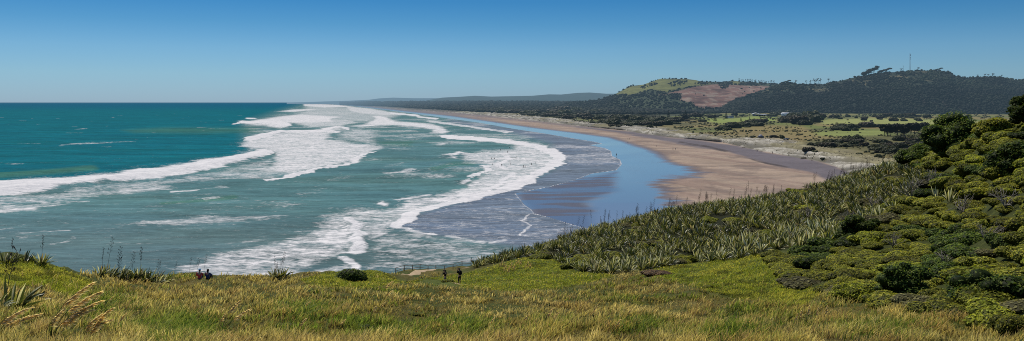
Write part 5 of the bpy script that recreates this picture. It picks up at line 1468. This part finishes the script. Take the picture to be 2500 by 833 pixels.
# ------------------------------------------------------------------ toetoe plumes and seed heads close by
def plume_grass(loc, label, group, stems, seed, leaves=24):
    """stems: list of (dx, height, bend to the lee, plume length)"""
    rg = np.random.default_rng(seed)
    r = empty('toetoe_grass', loc, label, 'grass plant', group)
    lb = MB()
    for k in range(leaves):
        a = rg.random() * 6.283; L = .5 + .5 * rg.random(); d = np.array([math.cos(a) * .5 + .35, math.sin(a) * .5, .9]); p = np.zeros(3)
        P = [p]
        for s in range(5): P.append(P[-1] + d / np.linalg.norm(d) * L / 5); d = d + np.array([.1, 0, -.25])
        P = np.array(P); w = .012 * (1 - np.linspace(0, 1, 6) ** 2) + .002
        V = np.concatenate([P - np.array([1, .3, 0]) * w[:, None], P + np.array([1, .3, 0]) * w[:, None]])
        lb.add(V, [[i, i + 6, i + 7, i + 1] for i in range(5)], col=np.array([.14, .15, .04]) * (.5 + rg.random()))
    link('leaves', lb.mesh('leaves', M_GRASS), r)
    for (dx, h, bend, pl) in stems:
        t = np.linspace(0, 1, 10)
        P = np.stack([dx + bend * h * t ** 2.2, 0.06 * np.sin(dx * 9) * t, h * (t - .22 * abs(bend) * t ** 2.2)], -1)
        sb = MB(); sb.tube(P, .011 - .007 * t, 5, (.075, .06, .028)); st = link('stem', sb.mesh('stem', M_STALK), r)
        pb = MB(); nb = int(190 * pl / .6)
        d0 = P[-1] - P[-2]; d0 /= np.linalg.norm(d0)
        for k in range(nb):
            f = rg.random(); q = P[-1] - d0 * pl * .55 * (1 - f)
            q = np.array([np.interp(1 - (1 - f) * min(.9, pl / h), t, P[:, i]) for i in range(3)])
            d = d0 * 1.0 + np.array([.45, 0, -.15]) + rg.normal(size=3) * .22; d /= np.linalg.norm(d)
            L = pl * (.22 + .30 * rg.random()) * (1.1 - .6 * f)
            up = rg.normal(size=3); sd = np.cross(d, up); sd /= np.linalg.norm(sd)
            sd = np.cross(sd, d)
            w = .013
            m_ = q + d * L * .5 + np.array([0, 0, .008]); e = q + d * L - np.array([0, 0, .05 * L])
            pb.add([q, m_ - sd * w, e, m_ + sd * w], [[0, 1, 2, 3]], col=np.array([.92, .74, .45]) * (.75 + .4 * rg.random()))
        link('plume', pb.mesh('plume', M_PLUME), st)
    return r
plume_grass(g1(128, 23), 'tall dark-stemmed toetoe with golden plumes blown sideways', None, [(-.05, 1.75, .60, .75), (.05, 1.55, .75, .7), (.12, 1.30, .85, .6), (0, 1.05, .95, .6), (.2, 1.1, .7, .6), (-.18, .95, .5, .5)], 901)
plume_grass(g1(-10, 22), 'golden plumed toetoe leaning in from the picture edge', None, [(.0, .95, .9, .6), (.15, .7, 1.1, .6), (.1, .8, 1.2, .5)], 902)
plume_grass(g1(210, 24), 'toetoe clump with low spread golden plumes beside the tall one', None, [(-.1, .85, .6, .6), (.0, .75, .9, .55), (.1, 1.0, .55, .6)], 903)
plume_grass(g1(540, 28), 'thin toetoe with pale plumes beyond the green grass patch', None, [(0, 1.35, .4, .45), (.08, 1.15, .7, .45), (-.15, .9, .3, .3)], 904, 12)
plume_grass(g1(928, 55), 'lone pale plume arching over the mid slope grass', None, [(0, 1.5, .5, .55), (.2, .9, .6, .4)], 905, 8)
plume_grass(g1(1330, 32), 'small pale plumed grass in the open slope', None, [(0, .75, .35, .35), (.2, .6, .5, .3)], 906, 14)
plume_grass(g1(1968, 36), 'dry seed-headed grass clump below the bush thicket', None, [(0, 1.0, .12, .4), (.3, .95, .2, .35), (-.3, .8, .1, .35), (.7, 1.0, .15, .35), (-.5, .7, .25, .3)], 907, 30)
for i in range(26):
    px = random.uniform(30, 2400); py = random.uniform(745, 835)
    Y, ok = hit(np.array([px]), np.array([py]))
    if not ok[0] or inside(np.array([px]), np.array([py]), BUSH1)[0]: continue
    plume_grass(g1(px, Y[0]), 'single straw seed head standing above the slope grass', 'seed heads in the slope grass', [(0, random.uniform(.5, .8), random.uniform(.25, .6), random.uniform(.2, .32))], 920 + i, 3)
for px, py in ((1245, 668), (1222, 662), (1262, 655), (1232, 674), (1285, 664)):
    Y, ok = hit(np.array([float(px)]), np.array([float(py)]))
    plume_grass(g1(px, Y[0]), 'pale reedy grass tuft on the round turf mound', 'reedy tufts on the mound', [(0, 1.3, .15, .7), (.25, 1.1, .25, .6), (-.2, 1.0, .1, .5), (.4, .9, .2, .5)], int(px), 10)

# ------------------------------------------------------------------ people
def skin_mesh(name, verts, edges, radii, mat, sub=1, root=0):
    me = bpy.data.meshes.new(name); me.from_pydata([tuple(v) for v in verts], edges, [])
    ob = bpy.data.objects.new(name, me); COL.objects.link(ob)
    md = ob.modifiers.new('Skin', 'SKIN'); md.use_smooth_shade = True
    for i, r in enumerate(radii):
        r = r if hasattr(r, '__len__') else (r, r)
        me.skin_vertices[0].data[i].radius = r
    me.skin_vertices[0].data[root].use_root = True
    sd = ob.modifiers.new('Sub', 'SUBSURF'); sd.levels = sub; sd.render_levels = sub
    dg = bpy.context.evaluated_depsgraph_get(); ev = ob.evaluated_get(dg)
    out = bpy.data.meshes.new_from_object(ev); out.name = name
    bpy.data.objects.remove(ob); bpy.data.meshes.remove(me)
    out.materials.clear(); out.materials.append(mat)
    return out
M_SKIN = mat_plain('skin', (.45, .28, .20), .6, .3, .05, 8)
M_HAIR = mat_plain('hair', (.02, .015, .012), .6, .3, .2, 8)
def cloth(name, c): return mat_plain(name, c, .85, .1, .12, 10)
K = dict(black=cloth('black_cloth', (.012, .012, .014)), navy=cloth('navy_cloth', (.04, .06, .17)), red=cloth('red_cloth', (.62, .08, .08)), pale=cloth('pale_blue_cloth', (.66, .78, .84)), grey=cloth('grey_cloth', (.18, .18, .20)), jeans=cloth('denim', (.06, .08, .13)), wet=cloth('wetsuit', (.015, .016, .020)))

POSES = {
 # hip, chest, neck, head ; arms: shoulder elbow wrist ; legs: hip knee ankle toe   (x to the side, -y towards the viewer's back, +y the way they face)
 'photo': dict(hip=(0, 0, .93), waist=(0, .0, 1.08), chest=(0, .01, 1.32), neck=(0, .02, 1.47), head=(0, .05, 1.60),
   armL=[(-.19, .01, 1.40), (-.25, .14, 1.16), (-.07, .27, 1.54)], armR=[(.19, .01, 1.40), (.26, .14, 1.16), (.07, .27, 1.54)],
   legL=[(-.10, 0, .88), (-.12, .03, .48), (-.13, -.02, .08), (-.14, .14, .03)], legR=[(.10, 0, .88), (.12, .05, .48), (.13, .06, .08), (.15, .22, .03)]),
 'walk': dict(hip=(0, 0, .93), waist=(0, .0, 1.08), chest=(0, .02, 1.32), neck=(0, .03, 1.47), head=(0, .05, 1.60),
   armL=[(-.19, .02, 1.40), (-.24, -.08, 1.12), (-.22, .08, .90)], armR=[(.19, .02, 1.40), (.24, .02, 1.12), (.23, .20, .94)],
   legL=[(-.10, 0, .88), (-.10, .16, .50), (-.10, .22, .08), (-.10, .38, .04)], legR=[(.10, 0, .88), (.10, -.04, .48), (.10, -.30, .12), (.10, -.16, .03)]),
 'stand': dict(hip=(0, 0, .93), waist=(0, .0, 1.08), chest=(0, .01, 1.32), neck=(0, .02, 1.47), head=(0, .04, 1.60),
   armL=[(-.19, 0, 1.40), (-.27, -.02, 1.13), (-.27, .06, .88)], armR=[(.19, 0, 1.40), (.30, .0, 1.14), (.36, .10, .95)],
   legL=[(-.10, 0, .88), (-.12, .02, .48), (-.13, -.02, .08), (-.15, .13, .03)], legR=[(.10, 0, .88), (.12, .02, .48), (.14, 0, .08), (.17, .15, .03)]),
 'sit': dict(hip=(0, 0, .12), waist=(0, -.04, .28), chest=(0, -.02, .52), neck=(0, .02, .66), head=(0, .06, .79),
   armL=[(-.19, 0, .58), (-.26, .16, .36), (-.10, .38, .42)], armR=[(.19, 0, .58), (.26, .16, .36), (.10, .38, .42)],
   legL=[(-.10, .03, .12), (-.13, .40, .46), (-.12, .62, .08), (-.12, .78, .04)], legR=[(.10, .03, .12), (.13, .40, .46), (.12, .62, .08), (.12, .78, .04)]),
}
def make_person(pose, loc, rz, label, top, bottom, hair='short', group=None, sc=1.0, sub=1, hat=None, fingers=True):
    P = POSES[pose]; V = []; E = []; R = []
    def v(p, r, par=None):
        V.append(np.array(p, float)); R.append(r)
        if par is not None: E.append((par, len(V) - 1))
        return len(V) - 1
    hip = v(P['hip'], (.135, .105)); wa = v(P['waist'], (.125, .095), hip); ch = v(P['chest'], (.15, .105), wa); ne = v(P['neck'], (.055, .055), ch)
    hd = np.array(P['head']); h0 = v(hd - [0, .01, .06], (.065, .075), ne); h1 = v(hd + [0, 0, .03], (.078, .095), h0); h2 = v(hd + [0, -.01, .11], (.05, .06), h1)
    v(hd + [0, .105, -.005], (.012, .014), h1)                     # nose
    for s in (-1, 1): v(hd + [s * .088, -.005, 0], (.012, .02), h1)      # ears
    joints = {}
    for side in ('armL', 'armR'):
        a = [np.array(q) for q in P[side]]
        s0 = v(a[0], .062, ch); e0 = v(a[1], .045, s0); w0 = v(a[2], .028, e0)
        d = a[2] - a[1]; d /= np.linalg.norm(d); sd = np.cross(d, [0, 0, 1.]); sd /= np.linalg.norm(sd) + 1e-9
        pm = v(a[2] + d * .06, (.036, .022), w0)
        if fingers:
            for k, L in ((-1.5, .062), (-.5, .078), (.5, .072), (1.5, .055)):
                b = v(a[2] + d * .10 + sd * k * .019, .009, pm); v(a[2] + d * (.10 + L) + sd * k * .021 - [0, 0, .018], .007, b)
            tb = v(a[2] + d * .045 + sd * .045, .010, w0); v(a[2] + d * .085 + sd * .062, .008, tb)
    for side in ('legL', 'legR'):
        a = [np.array(q) for q in P[side]]
        t0 = v(a[0], .088, hip); k0 = v(a[1], .058, t0); c0 = v(a[1] * .62 + a[2] * .38 + [0, -.015, 0], .055, k0); an = v(a[2], .038, c0); v(a[3], (.04, .03), an)
    r = empty('person', loc, label, 'person', group, rz, sc)
    link('body', skin_mesh('body', V, E, R, M_SKIN, sub), r)
    # jacket
    V, E, R = [], [], []
    def hips(f): return np.array(P['hip']) + (np.array(P['waist']) - np.array(P['hip'])) * f
    b0 = v(hips(.2), (.150, .120)); b1 = v(P['waist'], (.145, .115), b0); b2 = v(P['chest'], (.172, .125), b1); b3 = v(np.array(P['neck']) * .75 + np.array(P['chest']) * .25, (.085, .08), b2)
    for side in ('armL', 'armR'):
        a = [np.array(q) for q in P[side]]; s0 = v(a[0], .076, b2); e0 = v(a[1], .060, s0); v(a[1] * .12 + a[2] * .88, .044, e0)
    link('jacket', skin_mesh('jacket', V, E, R, K[top], sub), r)
    V, E, R = [], [], []
    b0 = v(hips(.25), (.140, .112)); b1 = v(hips(-.25), (.13, .105), b0)
    for side in ('legL', 'legR'):
        a = [np.array(q) for q in P[side]]; t0 = v(a[0], .100, b1); k0 = v(a[1], .072, t0); v(a[1] * .1 + a[2] * .9, .055, k0)
    link('trousers', skin_mesh('trousers', V, E, R, K[bottom], sub), r)
    hb = MB(); hd = np.array(P['head'])
    hb.blob(hd + [0, -.025, .055], (.098, .108, .098), 3, .06, (.02, .015, .012), 2)
    if hair == 'long': hb.blob(hd + [0, -.075, -.06], (.085, .05, .16), 4, .08, (.02, .015, .012), 2)
    link('hair', hb.mesh('hair', M_HAIR, True), r)
    if hat:
        t = MB(); t.tube([hd + [0, -.01, .075], hd + [0, -.01, .10], hd + [0, -.015, .16], hd + [0, -.015, .19]], [.118, .116, .100, .05], 14); t.tube([hd + [0, 0, .062], hd + [0, 0, .078]], [.185, .16], 16)
        link('hat', t.mesh('hat', K[hat], True), r)
    return r
make_person('sit', g1(487, 72) + Vector((0, 0, .22)), .1, 'seated person in red top and pale blue sun hat looking at the sea', 'red', 'jeans', 'short', hat='pale')
make_person('sit', g1(507, 72.4) + Vector((0, 0, .20)), -.1, 'seated person with dark hair and navy jacket at the cliff edge', 'navy', 'black', 'long')
make_person('photo', g1(1122, 97), .75, 'standing person in black raising a camera, backpack on', 'black', 'black')
make_person('photo', g1(1087, 103), .9, 'dark-haired person in dark jacket and pale trousers photographing behind the shrub', 'black', 'grey', 'long')
def small_camera(base, rz, label):
    m = MB(); m.box((0, 0, 0), (.13, .06, .09)); m.box((0, 0, .055), (.05, .05, .03)); b = empty('camera_body', base, label, 'camera', None, rz)
    link('case', m.mesh('case', K['black']), b); l = MB(); l.tube([[0, .03, 0], [0, .12, 0]], .036, 10); link('lens', l.mesh('lens', M_GLASS), b)
def rot(v, a): return Vector((v[0] * math.cos(a) - v[1] * math.sin(a), v[0] * math.sin(a) + v[1] * math.cos(a), v[2]))
small_camera(g1(1122, 97) + rot((0, .24, 1.61), .75), .75, 'black camera held up by the person in black')
small_camera(g1(1087, 103) + rot((0, .24, 1.61), .9), .9, 'black camera held by the person behind the shrub')
bp = MB(); bp.blob((0, 0, .24), (.155, .10, .25), 5, .05, (1, 1, 1), 2); bp.blob((0, -.09, .16), (.11, .06, .13), 6, .05, (1, 1, 1), 2)
br = empty('backpack', g1(1122, 97) + rot((0, -.20, 1.02), .75), 'black backpack worn by the standing photographer', 'backpack', None, .75)
link('pack', bp.mesh('pack', K['black'], True), br)
for s in (-1, 1):
    sb = MB(); sb.tube([[s * .09, .05, .46], [s * .10, .16, .47], [s * .10, .33, .38], [s * .12, .34, .20], [s * .13, .20, .06]], .018, 5); link('strap', sb.mesh('strap', K['grey']), br)

# figures on the beach and in the surf
pr = {}
pr['walk'] = make_person('walk', (0, 0, -500), 0, 'x', 'wet', 'wet', fingers=False)
pr['stand'] = make_person('stand', (0, 0, -500), 0, 'x', 'wet', 'wet', fingers=False)
pr['blue'] = make_person('walk', (0, 0, -500), 0, 'x', 'navy', 'jeans', fingers=False)
pr['greyp'] = make_person('stand', (0, 0, -500), 0, 'x', 'grey', 'black', fingers=False)
def figure(key, px, py, z, rz, label, group=None, sc=1.15):
    copy_thing(pr[key], onz(px, py, z), rz, sc, label, group)
figure('walk', 1505, 382, .25, 2.2, 'lone figure walking on the wet mirror-like sand', sc=1.6)
figure('walk', 1533, 341, 1.3, 1.2, 'one of two figures walking side by side at the wet sand edge', 'pair at the wet sand edge', 1.3)
figure('blue', 1537, 341, 1.3, 1.2, 'one of two figures walking side by side at the wet sand edge', 'pair at the wet sand edge', 1.3)
figure('greyp', 1533, 350, .9, .2, 'single figure on the wet sand just below the walking pair', sc=1.3)
figure('stand', 1603, 359, 1.2, .2, 'small figure bending on the dry sand beyond the mirror pool', sc=1.0)
figure('walk', 1643, 367, 1.4, 1.0, 'first of two walkers on the broad dry sand', sc=1.35)
figure('blue', 1649, 367, 1.4, -1.0, 'second of two walkers on the broad dry sand', sc=1.35)
figure('walk', 1211, 302, 1.3, .0, 'distant walker at the thin far end of the wet sand', sc=1.8)
figure('greyp', 1291, 311, 1.5, .0, 'distant figure on the far dry beach', sc=1.3)
figure('walk', 1846, 370, 2.5, .8, 'first of three figures at the dune foot', sc=1.25)
figure('blue', 1850, 371, 2.5, -.5, 'second of three figures at the dune foot', sc=1.25)
figure('greyp', 1886, 376, 2.5, .3, 'figure standing alone at the dune foot below the marram', sc=1.4)
bath = [(1203, 406, 'stand', 'upright bather at the seaward rim of the inner foam'), (1207, 391, 'stand', 'bather beside the fallen one in the seaward foam'), (1200, 391, 'walk', 'leaning bather in the seaward foam'), (1225, 407, 'stand', 'dark bather close to the curling foam line'), (1247, 405, 'stand', 'tall bather in the middle of the foam'),
        (1245, 397, 'walk', 'bather with raised arm just above the tall one'), (1239, 374, 'walk', 'bather at the far edge of the foam field'), (1222, 369, 'walk', 'paddler at the far seaward rim'), (1244, 364, 'stand', 'farthest bather near the foam top strip'), (1284, 391, 'stand', 'single bather shoreward of the surfboard'),
        (1278, 410, 'stand', 'one of two bathers close together near the beach'), (1282, 410, 'walk', 'one of two bathers close together near the beach'), (1298, 405, 'walk', 'bather wading out from the close pair'), (1308, 402, 'stand', 'bather nearest to the shoreward foam front')]
for px, py, k, lab in bath: figure(k, px, py, -.45, random.uniform(-2, 2), lab, 'close pair of bathers' if 'one of two' in lab else None, 1.3)
figure('walk', 1262, 386.5, -.5, 1.2, 'bather pushing the dark surfboard through the foam', sc=1.3)
sbm = MB()
t = np.linspace(-1, 1, 11); V = []
for x in t: w = .28 * (1 - abs(x) ** 2.4) + .02; V += [[x * 1.4, -w, .05 + .12 * x ** 4], [x * 1.4, 0, .09 + .12 * x ** 4], [x * 1.4, w, .05 + .12 * x ** 4], [x * 1.4, 0, -.02 + .12 * x ** 4]]
q = []
for i in range(10):
    a = 4 * i
    for k in range(4): q.append([a + k, a + (k + 1) % 4, a + 4 + (k + 1) % 4, a + 4 + k])
sb_ = empty('surfboard', onz(1253, 385.5, .25), 'dark long surfboard floating in the foam', 'surfboard', None, .15, 1.9)
link('board', make_mesh('board', V, [q], [K['wet']], True), sb_)
fm = MB(); fm.add([[-1.15, 0, -.02], [-1.0, 0, -.02], [-1.2, 0, -.2]], tris=[[0, 1, 2]]); link('fin', fm.mesh('fin', K['black']), sb_)
for r in pr.values():
    for c in list(r.children): bpy.data.objects.remove(c)
    bpy.data.objects.remove(r)

# ------------------------------------------------------------------ light, sky, camera
SUN_AZ, SUN_EL = math.radians(-28), math.radians(55)
sd = Vector((math.sin(SUN_AZ) * math.cos(SUN_EL), math.cos(SUN_AZ) * math.cos(SUN_EL), math.sin(SUN_EL)))
L = bpy.data.lights.new('sun', 'SUN'); L.energy = 4.1; L.angle = math.radians(.53); L.color = (1.0, .945, .85)
lo = bpy.data.objects.new('sun', L); COL.objects.link(lo); lo.rotation_euler = sd.to_track_quat('Z', 'Y').to_euler(); lo.location = (0, 0, 300)

w = bpy.data.worlds.new('World'); scene.world = w; w.use_nodes = True
nt = w.node_tree; nt.nodes.clear()
sky = nt.nodes.new('ShaderNodeTexSky'); sky.sky_type = 'NISHITA'; sky.sun_disc = False
sky.sun_elevation = SUN_EL; sky.sun_rotation = SUN_AZ; sky.altitude = 60; sky.air_density = 1.0; sky.dust_density = .25; sky.ozone_density = 2.2
tc = nt.nodes.new('ShaderNodeTexCoord'); sx = nt.nodes.new('ShaderNodeSeparateXYZ'); nt.links.new(tc.outputs['Generated'], sx.inputs[0])
ramp = nt.nodes.new('ShaderNodeValToRGB')
mr = nt.nodes.new('ShaderNodeMapRange'); mr.inputs[1].default_value = 0.0; mr.inputs[2].default_value = .25; nt.links.new(sx.outputs[2], mr.inputs[0]); nt.links.new(mr.outputs[0], ramp.inputs[0])
cr = ramp.color_ramp
cr.elements[0].position = 0.0; cr.elements[0].color = (.33, .535, .95, 1)
cr.elements[1].position = 1.0; cr.elements[1].color = (.60, .72, .88, 1)
for pos, c in ((.124, (.32, .545, .86)), (.236, (.265, .50, .79)), (.349, (.165, .415, .685)), (.45, (.105, .355, .63)), (.62, (.16, .38, .66))):
    e = cr.elements.new(pos); e.color = (*c, 1)
mm = nt.nodes.new('ShaderNodeMix'); mm.data_type = 'RGBA'; mm.blend_type = 'MULTIPLY'; mm.inputs[0].default_value = 1.0
nt.links.new(sky.outputs[0], mm.inputs[6]); nt.links.new(ramp.outputs[0], mm.inputs[7])
bg = nt.nodes.new('ShaderNodeBackground'); bg.inputs[1].default_value = .10; nt.links.new(mm.outputs[2], bg.inputs[0])
out = nt.nodes.new('ShaderNodeOutputWorld'); nt.links.new(bg.outputs[0], out.inputs[0])

cam = bpy.data.cameras.new('camera'); co = bpy.data.objects.new('camera', cam); COL.objects.link(co)
cam.sensor_fit = 'HORIZONTAL'; cam.sensor_width = 36; cam.lens = 36 * F / 2500
cam.shift_y = -(416.5 - HY) / 2500; cam.clip_start = .5; cam.clip_end = 600000
co.location = (0, 0, CZ); co.rotation_euler = (math.radians(90), 0, 0)
scene.camera = co
scene.view_settings.view_transform = 'Standard'; scene.view_settings.look = 'None'; scene.view_settings.exposure = 0
scene.cycles.use_denoising = False; scene.cycles.sample_clamp_direct = 2.5; scene.cycles.sample_clamp_indirect = 2.0; scene.cycles.filter_width = 1.0
scene.cycles.max_bounces = 6; scene.cycles.diffuse_bounces = 3; scene.cycles.glossy_bounces = 3; scene.cycles.transmission_bounces = 3
